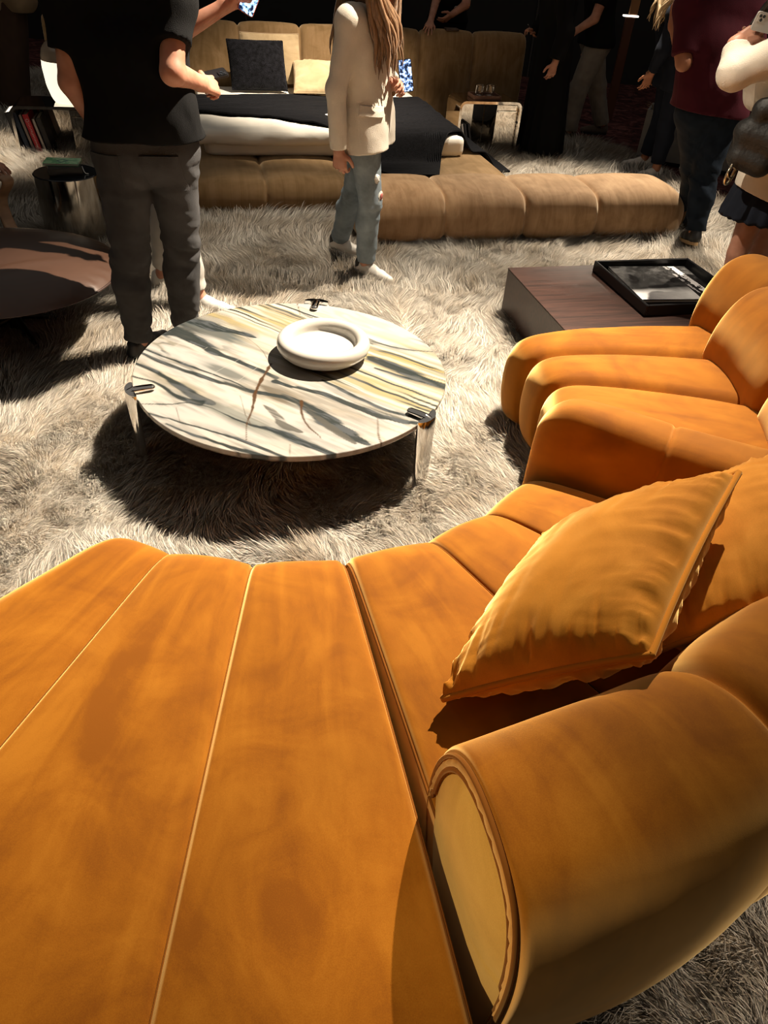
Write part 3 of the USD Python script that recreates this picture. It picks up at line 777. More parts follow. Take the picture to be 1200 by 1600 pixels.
MARBLE = mat("veined_marble", {"a": ("attribute", {"attribute": "Col"}), "p": ("principled_bsdf", {"roughness": 0.22, "specular_ior_level": 0.5})}, [("a.color", "p.base_color")])
UsdShade.MaterialBindingAPI.Apply(tp).Bind(MARBLE)
for ang in (207.0, 330.0, 88.0):
    a = math.radians(ang); er = np.array([math.cos(a), math.sin(a), 0]); et = np.array([-math.sin(a), math.cos(a), 0]); ez = np.array([0, 0, 1.0])
    lg = obj_parent = None
    # blade: bowed outward, standing on the floor
    n = 22; th = np.linspace(0, 2 * np.pi, n, endpoint=False)
    half, thick = 0.062, 0.016
    sec = np.stack([half * np.sign(np.cos(th)) * np.abs(np.cos(th)) ** 0.7, thick * np.sign(np.sin(th)) * np.abs(np.sin(th)) ** 0.8], 1)
    rows = []
    for z in np.r_[0.0, 0.004, np.linspace(0.02, TZ - 0.02, 8), TZ + 0.004, TZ + 0.012, TZ + 0.015]:
        k = 1.0 if z < TZ + 0.004 else (0.97 if z < TZ + 0.012 else 0.90)
        k0 = 0.96 if z < 0.002 else 1.0
        tp_ = 0.72 + 0.28 * z / TZ
        off = TR + thick + 0.004 - 0.004 * (1 - z / TZ)
        rows.append([er * (off + p[1] * k * k0 - 4.0 * p[0] ** 2) + et * p[0] * k * k0 * tp_ + ez * z for p in sec])
    blade = grid_mesh(np.array(rows), False, True)
    blade = cat_m(blade, trimesh.Trimesh(np.array(rows[-1]), [(0, i, i + 1) for i in range(1, n - 1)], process=False), trimesh.Trimesh(np.array(rows[0]), [(0, i + 1, i) for i in range(1, n - 1)], process=False))
    blade.fix_normals()
    L_ = obj("leg", blade, CHROME, table, 50)
    # rounded lip that grips the stone from above
    pts = [er * (TR + 0.018) + ez * (TZ + 0.006), er * (TR + 0.0) + ez * (TZ + 0.013), er * (TR - 0.03) + ez * (TZ + 0.0135), er * (TR - 0.062) + ez * (TZ + 0.012)]
    lip = manifold3d.Manifold.batch_hull([manifold3d.Manifold.sphere(1.0, 24).scale((0.017, 0.017, 0.011)).translate(tuple(p)) for p in pts])
    obj("grip", lip, CHROME, L_, 60)

# thick-rimmed ceramic bowl
bp = [(0, 0.0), (0.11, 0.0), (0.145, 0.006), (0.172, 0.018), (0.192, 0.040), (0.196, 0.060), (0.188, 0.082), (0.170, 0.092), (0.152, 0.088), (0.140, 0.074), (0.136, 0.058), (0.132, 0.046), (0.118, 0.040), (0.08, 0.038), (0, 0.038)]
bowl = lathe([(max(r, 0), z) for r, z in smooth_poly(bp, 2)], 96)
b = single("bowl", bowl, CERAMIC, "thick-rimmed cream ceramic bowl standing on the round marble coffee table", "bowl", smooth=60)
UsdGeom.Xformable(b).AddTranslateOp().Set(Gf.Vec3d(-0.419 + 0.112, 2.69 + 0.125, TZ + 0.001))

# ------------------------------------------------------------------ frame of the bed and dark table: u along the headboard, v away from the camera
YAW = 15.8
UA = np.array([math.cos(math.radians(YAW)), math.sin(math.radians(YAW))]); VA = np.array([-UA[1], UA[0]])
def W(u, v, z=0.0):
    p = u * UA + v * VA
    return (float(p[0]), float(p[1]), float(z))
DARKWOOD = plain("dark_walnut", (0.030, 0.012, 0.008), 0.38, var=0.55, scale=3.0, stretch=(1.2, 16, 16), bump=0.03, bscale=30)
blk = thing("low_wood_table", "low dark walnut block coffee table behind the sofa, with a black tray on it", "coffee table", W(2.19, 3.31), YAW)
obj("body", box(1.06, 0.84, 0.255, (0, 0, 0.1675), 0.003), DARKWOOD, blk, False)
obj("plinth", box(1.0, 0.78, 0.045, (0, 0, 0.0225)), DARKGAP, blk, False)
obj("top_panel", box(1.062, 0.842, 0.004, (0, 0, 0.297), 0.001), DARKWOOD, blk, False)
tray = thing("serving_tray", "black lacquered tray on the dark walnut table, holding a black and white picture book", "tray", W(2.425, 3.355, 0.299), YAW)
TL, TWd, TH = 0.585, 0.595, 0.058
obj("base", box(TL - 0.01, TWd - 0.01, 0.010, (0, 0, 0.005), 0.002), BLACK, tray, False)
for sx in (-1, 1): obj("rim", box(0.014, TWd, TH, (sx * (TL / 2 - 0.007), 0, TH / 2), 0.003), BLACK, tray, False)
for sy in (-1, 1): obj("rim", box(TL - 0.028, 0.014, TH, (0, sy * (TWd / 2 - 0.007), TH / 2), 0.003), BLACK, tray, False)

# picture book lying in the tray: the printed cover is a field of flat print
def print_plane(name, parent, w, h, z, fn, nx, ny, m):
    x = np.linspace(-w / 2, w / 2, nx); y = np.linspace(-h / 2, h / 2, ny)
    X, Y = np.meshgrid(x, y, indexing="ij")
    g = grid_mesh(np.stack([X, Y, np.full_like(X, z)], -1))
    if g.face_normals[0, 2] < 0: g.invert()
    p = obj(name, g, m, parent, False)
    vcolor(p, fn(X.ravel() / w + 0.5, Y.ravel() / h + 0.5))
    return p
PRINT = mat("printed_paper", {"a": ("attribute", {"attribute": "Col"}), "p": ("principled_bsdf", {"roughness": 0.35})}, [("a.color", "p.base_color")])
PAPER = plain("book_paper", (0.62, 0.60, 0.55), 0.7)
def landscape(x, y):
    x, y = x, y
    g = 0.02 + 0 * x
    n = fbm(np.c_[x * 9, y * 9, 0 * x], 5, 4); n2 = fbm(np.c_[x * 30, y * 22, 0 * x], 3, 6)
    trees = np.clip((n2 - 0.50) * 5, 0, 1) * (y > 0.55)
    water = np.clip((0.36 - y + 0.10 * (x - 0.5) + 0.06 * (n - 0.5)) / 0.16, 0, 1)
    g = 0.012 + 0.10 * trees * n + 0.05 * np.clip((n - 0.45) * 3, 0, 1) * (y > 0.3)
    g = np.maximum(g, water * (0.85 + 0.3 * (n - 0.5)) * (x < 0.74))
    shore = (np.abs(x - (0.86 + 0.10 * (0.6 - y) - 0.03 * (n2 - 0.5))) < 0.030 + 0.025 * n2) & (n2 > 0.34)
    g = np.where(shore, 0.85 + 0.1 * n, g)
    g = np.where((np.abs(x - 0.76 - 0.08 * (0.6 - y)) < 0.010 + 0.014 * n2) & (n2 > 0.46), 0.5, g)
    return np.stack([g, g, g * 1.01], 1)
book = thing("picture_book", "black and white landscape picture book lying in the black tray", "book", W(2.43, 3.40, 0.310), YAW - 4)
obj("pages", box(0.455, 0.445, 0.014, (0, 0, 0.008), 0.001), PAPER, book, False)
obj("cover", box(0.462, 0.452, 0.0016, (0, 0, 0.0158)), BLACK, book, False)
obj("back_cover", box(0.462, 0.452, 0.0012, (0, 0, 0.0006)), BLACK, book, False)
print_plane("cover_picture", book, 0.455, 0.445, 0.0168, landscape, 200, 190, PRINT)

# ------------------------------------------------------------------ bed, headboard and bench (built in the u, v frame, turned by YAW about the world origin)
def bench(name, label, cat, u_seams, prof, m, ends=(0.05, 0.05), crown=0.014, part="panel", v_in=True, groove=0.022, endprof=True):
    """Straight upholstered body made of sewn panels; prof is a closed (v, z) loop."""
    o = thing(name, label, cat, (0, 0, 0), YAW)
    for k in range(len(u_seams) - 1):
        ua, ub = u_seams[k], u_seams[k + 1]
        Q = resample(smooth_poly(prof, 3, True), 90, True); N = prof_normals(Q, True)
        area = 0.5 * np.sum(Q[:, 0] * np.roll(Q[:, 1], -1) - np.roll(Q[:, 0], -1) * Q[:, 1])
        if area > 0: N = -N
        s = s_samples(20); w = ub - ua
        da, db = s * w, (1 - s) * w
        off = crown * (1 - (2 * s - 1) ** 2)
        for d, e in ((da, ends[0] if k == 0 else 0), (db, ends[1] if k == len(u_seams) - 2 else 0)):
            if e > 0:
                x = np.clip(1 - d / e, 0, 1); off = off - e * (1 - np.sqrt(np.maximum(1 - x * x, 0)))
            else:
                off = off - groove * np.exp(-(d / 0.018) ** 2) - 0.006 * np.exp(-(d / 0.06) ** 2)
        base = np.stack(np.broadcast_arrays((ua + s * w)[:, None], Q[None, :, 0], Q[None, :, 1]), -1)
        of = off[:, None] + 0.010 * (fbm(base * 4.0, 3, k + 5) - 0.5) * np.minimum(1, np.minimum(da, db) / 0.06)[:, None]
        Pn = base + np.stack([0 * of, of * N[None, :, 0], of * N[None, :, 1]], -1)
        Pn[..., 2] = np.maximum(Pn[..., 2], 0.004)
        m_ = grid_mesh(Pn, False, True)
        if m_.volume < 0 or ((m_.triangles_center - Pn.mean((0, 1))) * m_.face_normals).sum() < 0: m_.invert()
        L = np.linspace(0, 2.0, len(Q))
        uv = np.stack(np.broadcast_arrays(L[None], s[:, None] * w + k), -1).reshape(-1, 2)
        obj(part, m_, m, o, True, uv)
        if k == 0: obj("end_panel", cap(Pn[0]), m, o, True)
        if k == len(u_seams) - 2: obj("end_panel", cap(Pn[-1][::-1]), m, o, True)
    return o

HB = [(8.13, .03), (8.115, .3), (8.12, .6), (8.125, .80), (8.15, .875), (8.20, .90), (8.27, .90), (8.32, .87), (8.34, .78), (8.34, .3), (8.33, .03)]
head = bench("headboard", "long tan velvet headboard of vertical sewn panels behind the bed", "headboard", [-1.14, -.57, 0.0, .557, 1.133, 1.72, 2.308, 2.861, 3.42], HB, BEDVEL, (0.03, 0.05), 0.010)
BO = [(4.90, .035), (4.855, .07), (4.845, .16), (4.86, .245), (4.92, .315), (5.02, .345), (5.2, .352), (5.36, .345), (5.45, .30), (5.49, .22), (5.49, .1), (5.46, .035)]
BENCHVEL = velvet("sand_velvet", (0.30, 0.180, 0.090), (0.40, 0.25, 0.135), (0.49, 0.325, 0.185), sheen=0.7, tint=(1.0, 0.88, 0.68))
bolster = bench("bolster_bench", "long low sand velvet bolster bench with sewn panels at the foot of the bed", "bench", [1.04, 1.66, 2.24, 2.79, 3.53], BO, BENCHVEL, (0.09, 0.16), 0.012)
BB = [(5.58, .03), (5.545, .07), (5.54, .15), (5.56, .21), (5.62, .238), (5.8, .243), (6.6, .243), (8.0, .243), (8.08, .2), (8.09, .03)]
bed = bench("bed", "low bed with tan velvet platform base and white mattress in front of the long headboard", "bed", [-0.08, 0.52, 1.12, 1.74, 2.42], BB, BEDVEL, (0.06, 0.06), 0.012, "base_panel")
WHITE = plain("white_linen", (0.74, 0.71, 0.64), 0.8, var=0.03, scale=8, bump=0.08, bscale=60, sheen=0.2)
def soft_block(u0, u1, v0, v1, z0, z1, r, seed, amp=0.008, nu=70, nv=70, dome=0.0):
    """Mattress-like block with big soft corners."""
    us = np.linspace(-1, 1, nu); vs = np.linspace(-1, 1, nv)
    m = trimesh.creation.box([2, 2, 2]); m = m.subdivide_to_size(0.09)
    V = m.vertices.copy()
    h = np.array([(u1 - u0) / 2, (v1 - v0) / 2, (z1 - z0) / 2]); c = np.array([(u1 + u0) / 2, (v1 + v0) / 2, (z1 + z0) / 2])
    X = V * h; I = np.clip(X, -(h - r), h - r); D = X - I; L = np.linalg.norm(D, axis=1, keepdims=True)
    X = I + np.where(L > 1e-9, D / np.maximum(L, 1e-9) * np.minimum(L, r) , 0)
    X = X + c
    nrm = np.where(L > 1e-9, D / np.maximum(L, 1e-9), 0)
    X = X + nrm * (amp * 2 * (fbm(X * np.array([6, 3, 6]), 3, seed) - 0.5))[:, None]
    X[:, 2] += dome * np.clip(1 - V[:, 0] ** 2, 0, 1) * np.clip(1 - V[:, 1] ** 2, 0, 1) * (V[:, 2] > 0)
    return trimesh.Trimesh(X, m.faces, process=False)
obj("mattress", soft_block(0.12, 2.2, 6.17, 8.08, 0.245, 0.405, 0.055, 3), WHITE, bed, True)
dv = thing("folded_duvet", "rumpled white duvet roll along the foot of the bed below the black throw", "duvet", (0, 0, 0), YAW)
dm = soft_block(0.0, 1.22, 6.10, 6.75, 0.345, 0.455, 0.052, 12, 0.022)
obj("cover", dm, WHITE, dv, True)

def sstep(x, a, b):
    t = np.clip((x - a) / (b - a), 0, 1); return t * t * (3 - 2 * t)
# black throw draped across the bed: a cloth height field over mattress, platform and floor
BLACKFUR = plain("black_plush", (0.0035, 0.0035, 0.0045), 0.9, spec=0.08, var=0.7, scale=60, bump=0.5, bscale=240, sheen=0.06, sheen_tint=(0.8, 0.85, 1.0))
nu, nv = 150, 110
S_, Tt = np.meshgrid(np.linspace(0, 1, nu), np.linspace(0, 1, nv), indexing="ij")
u = -0.05 + 2.72 * S_
v_hi = 7.52 - 0.05 * np.sin(u * 5) - 0.55 * sstep(u, 2.22, 2.40)
v_lo = np.interp(u, [-0.1, 0.2, 0.6, 0.95, 1.2, 1.45, 1.82, 1.96, 2.08, 2.2, 2.7], [6.62, 6.58, 6.47, 6.30, 6.05, 5.62, 5.62, 6.05, 6.22, 6.27, 6.3])
v = v_lo + (v_hi - v_lo) * Tt
drop_f = 1 - sstep(v, 5.98, 6.15); drop_s = sstep(u, 2.16, 2.31)
zt = 0.432 + 0.040 * ((u < 1.25) & (v < 6.8)) * sstep(1.25 - u, 0, 0.3) * sstep(6.85 - v, 0, .15)
z = zt - 0.165 * np.maximum(drop_f, drop_s)
z = z - 0.16 * sstep(u, 2.40, 2.58)
q = np.stack([u * 2.2 + v * 1.1, v * 7 - u * 1.5, 0 * u], -1)
z = z + 0.035 * (fbm(q, 4, 61) - 0.5) * (1 - 0.5 * np.maximum(drop_f, drop_s)) + 0.006
up_ = np.stack([u, v, z], -1); lowr = up_ - np.array([0, 0, 0.012])
vv = np.vstack([up_.reshape(-1, 3), lowr.reshape(-1, 3)]); ff = grid_faces(nu, nv)
bi = np.r_[np.arange(nv), np.arange(1, nu) * nv + nv - 1, ((nu - 1) * nv + np.arange(nv - 1))[::-1], (np.arange(1, nu - 1) * nv)[::-1]]
bj = np.roll(bi, -1); k = nu * nv
side = np.vstack([np.stack([bi, bj, bj + k], 1), np.stack([bi, bj + k, bi + k], 1)])
tm = trimesh.Trimesh(vv, np.vstack([ff, ff[:, ::-1] + k, side]), process=False); tm.fix_normals()
th_ = obj("throw_blanket", tm, BLACKFUR, None, 60)
tag(th_, "black plush throw draped across the bed and hanging over its foot corner", "blanket")
UsdGeom.Xformable(th_).AddRotateZOp().Set(YAW)

TANLIN = velvet("tan_cushion_velvet", (0.36, 0.265, 0.15), (0.46, 0.35, 0.21), (0.54, 0.42, 0.27), sheen=0.4, tint=(1, .9, .7), nap=(1, 1))
TANPIPE = plain("tan_piping", (0.30, 0.21, 0.12), 0.9)
FURBLACK = plain("black_fur", (0.006, 0.006, 0.008), 0.9, spec=0.1, var=0.8, scale=35, bump=0.9, bscale=160, sheen=0.06, sheen_tint=(0.85, 0.88, 1.0))
def Wl(*pts): return [W(*p) for p in pts]
cushion("bed_cushion", "square tan cushion propped upright against the headboard behind the black one", "cushion", Wl((0.54, 8.0, .44), (1.13, 8.0, .44), (1.10, 8.06, .84), (0.56, 8.06, .84)), 0.085, TANLIN, TANPIPE, seed=21, bow=0.03, wr=0.004)
cushion("fur_cushion", "square black fur cushion standing in front of the tan one on the bed", "cushion", Wl((0.45, 7.74, .43), (0.95, 7.74, .43), (0.93, 7.90, .80), (0.43, 7.90, .80)), 0.085, FURBLACK, FURBLACK, seed=22, bow=0.02, wr=0.002)
cushion("bed_cushion", "flat cream tan pillow lying low on the bed beside the black fur cushion", "cushion", Wl((0.98, 7.50, .455), (1.60, 7.48, .455), (1.58, 7.97, .63), (1.04, 7.98, .63)), 0.085, TANLIN, TANPIPE, seed=23, bow=0.03, wr=0.004, ease=0.35)

# ------------------------------------------------------------------ mirrored night tables
MIRROR = mat("bronze_mirror", {"p": ("principled_bsdf", {"base_color": (0.62, 0.58, 0.53), "metallic": 1.0, "roughness": 0.04})})
def night_table(label, u0, u1, v0, v1, h, col_side, leg_side):
    o = thing("mirrored_side_table", label, "side table", W((u0 + u1) / 2, (v0 + v1) / 2), YAW)
    w, d = u1 - u0, v1 - v0; t = 0.022; R = 0.05
    path = [(-w / 2 + t / 2, 0.0)]
    path += [(-w / 2 + t / 2 + R - R * math.cos(a), h - t / 2 - R + R * math.sin(a)) for a in np.linspace(0, np.pi / 2, 8)]
    path += [(-x, z) for x, z in path[::-1]]
    P_ = np.array(path); n = np.gradient(P_, axis=0); n /= np.linalg.norm(n, axis=1, keepdims=True); n = np.c_[-n[:, 1], n[:, 0]]
    o_, i_ = P_ + n * t / 2, P_ - n * t / 2
    ring = Polygon(np.vstack([o_, i_[::-1]]))
    m = trimesh.creation.extrude_polygon(ring, d, engine="earcut")
    m.apply_transform(trimesh.transformations.rotation_matrix(np.pi / 2, [1, 0, 0])); m.apply_translation((0, d / 2, 0))
    obj("shell", m, MIRROR, o, 30)
    cw = 0.21; cx = col_side * (w / 2 - t - cw / 2 - 0.002)
    obj("column", box(cw, d - 0.06, h - t - 0.014, (cx, 0.01, (h - t - 0.006) / 2), 0.002), MIRROR, o, False)
    obj("drawer_line", box(cw - 0.02, 0.006, 0.012, (cx, -d / 2 + 0.032, h - 0.085), 0.002), CHROME, o, False)
    sx = -col_side * (w / 2 - t - 0.09)
    obj("back_panel", box(w - 2 * t - cw - 0.01, 0.010, h - t - 0.01, (-col_side * (cw / 2 + 0.002), d / 2 - 0.02, (h - t - 0.01) / 2)), MIRROR, o, False)
    return o
night_table("mirrored side table with two glasses on a tray, right of the bed", 2.46, 3.07, 7.19, 7.58, 0.475, 1, 1)
night_table("mirrored side table full of slanted books, left of the bed below the lamp", -1.36, -0.68, 7.06, 7.46, 0.40, 1, 1)

# books leaning in the two night tables
def slant_book(label, u, v, tilt, w, h, d, col, group=None, page=True, z=0.012, title=None):
    o = thing("leaning_book", label, "book", W(u, v, z), YAW, group)
    cm = plain("book_cloth_%d" % used.get("/World/leaning_book", 0), col, 0.6)
    R = trimesh.transformations.rotation_matrix(math.radians(tilt), [0, 1, 0])
    def rot(m): m = m.copy(); m.apply_transform(R); return m
    zc = h / 2 + 0.5 * w * abs(math.sin(math.radians(tilt)))
    obj("cover", rot(cat_m(box(0.004, d, h, (-w / 2 + 0.002, 0, h / 2)), box(0.004, d, h, (w / 2 - 0.002, 0, h / 2)), box(w, 0.004, h, (0, -d / 2 + 0.002, h / 2)))), cm, o, False)
    obj("pages", rot(box(w - 0.009, d - 0.01, h - 0.008, (0, 0.003, h / 2))), PAPER, o, False)
    if title:
        # spine print too small to read in the photograph: a ring initial and a column of short strokes
        tx = [T(trimesh.creation.torus(.011, .0018), (0, -d / 2 - .0008, h * .86), rx=90)]
        rr = np.random.default_rng(3)
        for k in range(17): tx.append(box(.006 + .009 * rr.uniform(), .0012, .003 + .004 * rr.uniform(), (rr.uniform(-.003, .003), -d / 2 - .0006, h * (.79 - .036 * k))))
        tx = cat_m(*tx)
        obj("spine_lettering", rot(tx), plain("silver_foil", (0.55, 0.45, 0.42), 0.4), o, False)
    return o
BK = "books leaning in the left side table"
for i, (du, w, h, col, lab, ti) in enumerate(((0.050, 0.040, 0.34, (0.012, 0.013, 0.016), "thick black book leaning leftmost in the left side table", None), (0.098, 0.034, 0.335, (0.02, 0.035, 0.065), "dark blue book leaning second from left in the left side table", None),
        (0.137, 0.020, 0.32, (0.28, 0.22, 0.19), "thin dusty pink-grey book between the blue and red books", None), (0.178, 0.045, 0.325, (0.45, 0.012, 0.022), "bright red book with silver spine lettering in the left side table", True),
        (0.225, 0.020, 0.29, (0.42, 0.36, 0.32), "thin pale grey book right of the red book", None), (0.265, 0.040, 0.30, (0.015, 0.012, 0.012), "black book leaning rightmost in the left side table", None))):
    slant_book(lab, -1.34 + du - 0.035, 7.23, -11.0, w, h, 0.24, col, BK, title=ti)
BK2 = "magazines leaning in the right side table"
for i, (du, col, lab) in enumerate(((0.055, (0.45, 0.43, 0.40), "white magazine leaning first in the right side table"), (0.085, (0.35, 0.33, 0.31), "grey magazine leaning second in the right side table"), (0.115, (0.03, 0.03, 0.035), "black magazine leaning third in the right side table"), (0.150, (0.02, 0.02, 0.025), "thick black magazine leaning last in the right side table"))):
    slant_book(lab, 2.50 + du, 7.36, -14.0, 0.02, 0.27, 0.22, col, BK2)

# glasses on a leather tray
LEATHER = plain("brown_leather_tray", (0.16, 0.075, 0.045), 0.5, bump=0.1, bscale=300)
gt = thing("leather_tray", "small brown leather tray holding two glasses on the mirrored side table", "tray", W(2.745, 7.36, 0.476), YAW)
obj("base", box(0.27, 0.19, 0.008, (0, 0, 0.004), 0.002), LEATHER, gt, False)
for sx in (-1, 1): obj("rim", box(0.010, 0.19, 0.032, (sx * 0.13, 0, 0.016), 0.003), LEATHER, gt, False)
for sy in (-1, 1): obj("rim", box(0.25, 0.010, 0.032, (0, sy * 0.09, 0.016), 0.003), LEATHER, gt, False)
GLASS = mat("clear_glass", {"p": ("principled_bsdf", {"base_color": (1, 1, 1), "roughness": 0.02, "transmission_weight": 1.0, "ior": 1.48})})
gm = lathe([(0, 0), (0.038, 0), (0.041, 0.004), (0.042, 0.095), (0.0405, 0.098), (0.0385, 0.096), (0.037, 0.016), (0.02, 0.013), (0, 0.013)], 40)
for du, lab in ((-0.055, "clear tumbler glass on the leather tray, left one"), (0.048, "clear tumbler glass on the leather tray, right one")):
    g_ = single("tumbler_glass", gm, GLASS, lab, "glass", "tumblers on the leather tray", 40)
    UsdGeom.Xformable(g_).AddTranslateOp().Set(Gf.Vec3d(*W(2.745 + du, 7.36, 0.4845)))

# lamp on the left night table: ivory body lit from inside below an opaque cap
lamp = thing("table_lamp", "glossy ivory dome table lamp glowing on the left mirrored side table", "lamp", W(-0.86, 7.27, 0.401))
CAP = plain("taupe_glaze", (0.30, 0.24, 0.18), 0.15, coat=0.5)
GLOW = mat("glowing_opal", {"p": ("principled_bsdf", {"base_color": (0.85, 0.80, 0.66), "roughness": 0.25, "emission_color": (1.0, 0.92, 0.72), "emission_strength": 1.05})})
def lz(z): return np.interp(z, [0, 0.03, 0.12, 0.25, 0.33, 0.38, 0.42, 0.45, 0.462], [0.165, 0.185, 0.21, 0.218, 0.21, 0.195, 0.16, 0.09, 0.0])
obj("shade", lathe([(0, 0.006)] + [(float(lz(z)), z) for z in np.r_[0.006, np.linspace(0.02, 0.30, 14)]] + [(0, 0.30)], 64), GLOW, lamp, 60)
obj("cap", lathe([(0, 0.301)] + [(float(lz(z)) + 0.001, z) for z in np.linspace(0.301, 0.462, 18)], 64), CAP, lamp, 60)
obj("foot", cyl(0.10, 0.006, (0, 0, 0.003)), CHROME, lamp, 40)

# ------------------------------------------------------------------ polished drum table with an arched opening
DRUMST = mat("dark_polished_steel", {"p": ("principled_bsdf", {"base_color": (0.46, 0.43, 0.39), "metallic": 1.0, "roughness": 0.10})})
drum = thing("drum_side_table", "polished steel drum side table with arched cut-out and black glass top", "side table", (-2.115, 4.73, 0))
outer = manifold3d.Manifold.cylinder(0.42, 0.192, 0.192, 96) - manifold3d.Manifold.cylinder(0.43, 0.184, 0.184, 96).translate((0, 0, -0.01))
cutr = manifold3d.Manifold.cylinder(0.6, 0.165, 0.165, 64).rotate((90, 0, 0)).translate((0, 0, 0))
cut = cutr.rotate((0, 0, -112)).translate((0, 0, 0.125))
obj("shell", outer - cut, DRUMST, drum, 30)
BLKGLASS = plain("black_glass", (0.012, 0.014, 0.018), 0.04)
obj("top", lathe([(0, 0.405), (0.186, 0.405), (0.190, 0.41), (0.190, 0.421), (0.186, 0.425), (0, 0.425)], 72), BLKGLASS, drum, 40)
for z in (0.10, 0.20): obj("shelf", cyl(0.18, 0.012, (0, 0, z)), BLACK, drum, 40)
bx = thing("boxed_book", "thick black boxed book lying on the steel drum table", "book", (-2.105, 4.70, 0.426), 28)
obj("cover", cat_m(box(0.19, 0.15, 0.005, (0, 0, 0.0025)), box(0.19, 0.15, 0.005, (0, 0, 0.0455)), box(0.19, 0.005, 0.042, (0, -0.0725, 0.024))), BLACK, bx, False)
obj("pages", box(0.18, 0.138, 0.040, (0.002, 0.003, 0.025)), plain("grey_pages", (0.22, 0.20, 0.18), 0.8), bx, False)
obj("ribbon", tube([(0.10, -0.02, 0.04), (0.108, -0.03, 0.01), (0.115, -0.045, 0.002), (0.13, -0.05, 0.002)], 0.004, 6), CHROME, bx, True)
gb = thing("green_book", "green patterned book lying on the black boxed book", "book", (-2.125, 4.735, 0.4745), 10)
obj("pages", box(0.20, 0.13, 0.010, (0, 0, 0.007)), PAPER, gb, False)
obj("back_cover", box(0.206, 0.136, 0.0015, (0, 0, 0.0008)), plain("green_cloth", (0.10, 0.32, 0.13), 0.6), gb, False)
def leafy(x, y):
    a = fbm(np.c_[x * 7, y * 5, 0 * x], 3, 5); dm = (np.abs(x - .5) * 1.6 + np.abs(y - .5) < 0.32) & (np.abs(x - .5) * 1.6 + np.abs(y - .5) > 0.18)
    c = np.where((a > 0.52)[:, None], [[0.10, 0.36, 0.15]], [[0.30, 0.55, 0.30]])
    return np.where(dm[:, None], [[0.02, 0.16, 0.11]], c)
print_plane("cover_picture", gb, 0.206, 0.136, 0.0125, leafy, 70, 50, PRINT)

# ------------------------------------------------------------------ brown leather ottoman
BROWNLEA = plain("brown_leather", (0.060, 0.030, 0.019), 0.36, spec=0.5, bump=0.06, bscale=260, var=0.12, scale=5)
ot = thing("leather_ottoman", "round domed brown leather ottoman on a dark pedestal, left edge of the rug", "ottoman", (-1.93, 3.40, 0))
na, nr = 120, 40
A_, Rr = np.meshgrid(np.arange(na) * 2 * np.pi / na, np.linspace(0, 1, nr), indexing="ij")
cxz = np.sign(np.cos(A_)) * np.abs(np.cos(A_)) ** 0.9; cyz = np.sign(np.sin(A_)) * np.abs(np.sin(A_)) ** 0.9
rad_ = 0.535 * Rr
zz = 0.335 + 0.115 * np.maximum(1 - Rr ** 2.3, 0) ** 0.75
pk = np.exp(-((Rr - 0.93) / 0.05) ** 2) * 0.004 * np.sin(A_ * 46)
zz = zz + pk + 0.008 * np.exp(-((Rr * np.cos(A_ + 0.8) - 0.45) / 0.05) ** 2) * np.exp(-((Rr * np.sin(A_ + 0.8)) / 0.4) ** 2)
obj("cushion", grid_mesh(np.stack([rad_ * cxz, rad_ * cyz, zz], -1), True, False), BROWNLEA, ot, True)
obj("underside", lathe([(0, 0.285), (0.30, 0.287), (0.47, 0.305), (0.525, 0.325), (0.536, 0.336), (0.52, 0.345), (0, 0.345)], 96), BROWNLEA, ot, 50)
obj("piping", tube(np.c_[0.540 * np.cos(A_[:, 0]), 0.540 * np.sin(A_[:, 0]), np.full(na, 0.333)], 0.006, 8, True), plain("dark_piping", (0.03, 0.014, 0.010), 0.4), ot, True)
DKMETAL = plain("dark_bronze", (0.02, 0.016, 0.013), 0.4, metallic=0.6)
obj("pedestal", lathe([(0, 0.0), (0.030, 0.0), (0.034, 0.02), (0.03, 0.20), (0.06, 0.255), (0.075, 0.287), (0, 0.287)], 40), DKMETAL, ot, 40)
for k in range(4):
    a = math.radians(45 + 90 * k)
    obj("leg", tube([(0.02 * math.cos(a), 0.02 * math.sin(a), 0.10), (0.12 * math.cos(a), 0.12 * math.sin(a), 0.07), (0.26 * math.cos(a), 0.26 * math.sin(a), 0.012)], [0.018, 0.016, 0.012], 10), DKMETAL, ot, 50)

# ------------------------------------------------------------------ people
SKIN = mat("skin", {"g": ("geometry", {}), "n": ("noise_texture", {"scale": 14.0, "detail": 3.0}),
                    "r": ("rgb_ramp", {"ramp": [(0.35, (0.36, 0.165, 0.105)), (0.65, (0.46, 0.235, 0.16))]}),
                    "p": ("principled_bsdf", {"roughness": 0.5, "specular_ior_level": 0.35, "subsurface_weight": 0.08, "subsurface_scale": 0.01})},
           [("g.position", "n.vector"), ("n.fac", "r.fac"), ("r.color", "p.base_color")])
SKINTAN = plain("tanned_skin", (0.36, 0.15, 0.075), 0.5, var=0.12, scale=14)
EYEW = plain("eye_white", (0.7, 0.68, 0.65), 0.2)
def cloth(name, c, var=0.15, bump=0.25, bscale=350, rough=0.9, sheen=0.15, stretch=(1, 1, 1), scale=12): return plain(name, c, rough, spec=0.15, var=var, scale=scale, bump=bump, bscale=bscale, sheen=sheen, sheen_tint=tuple(np.minimum(np.array(c) * 2 + .05, 1)), stretch=stretch)

def unit(v): v = np.array(v, float); return v / (np.linalg.norm(v) + 1e-12)

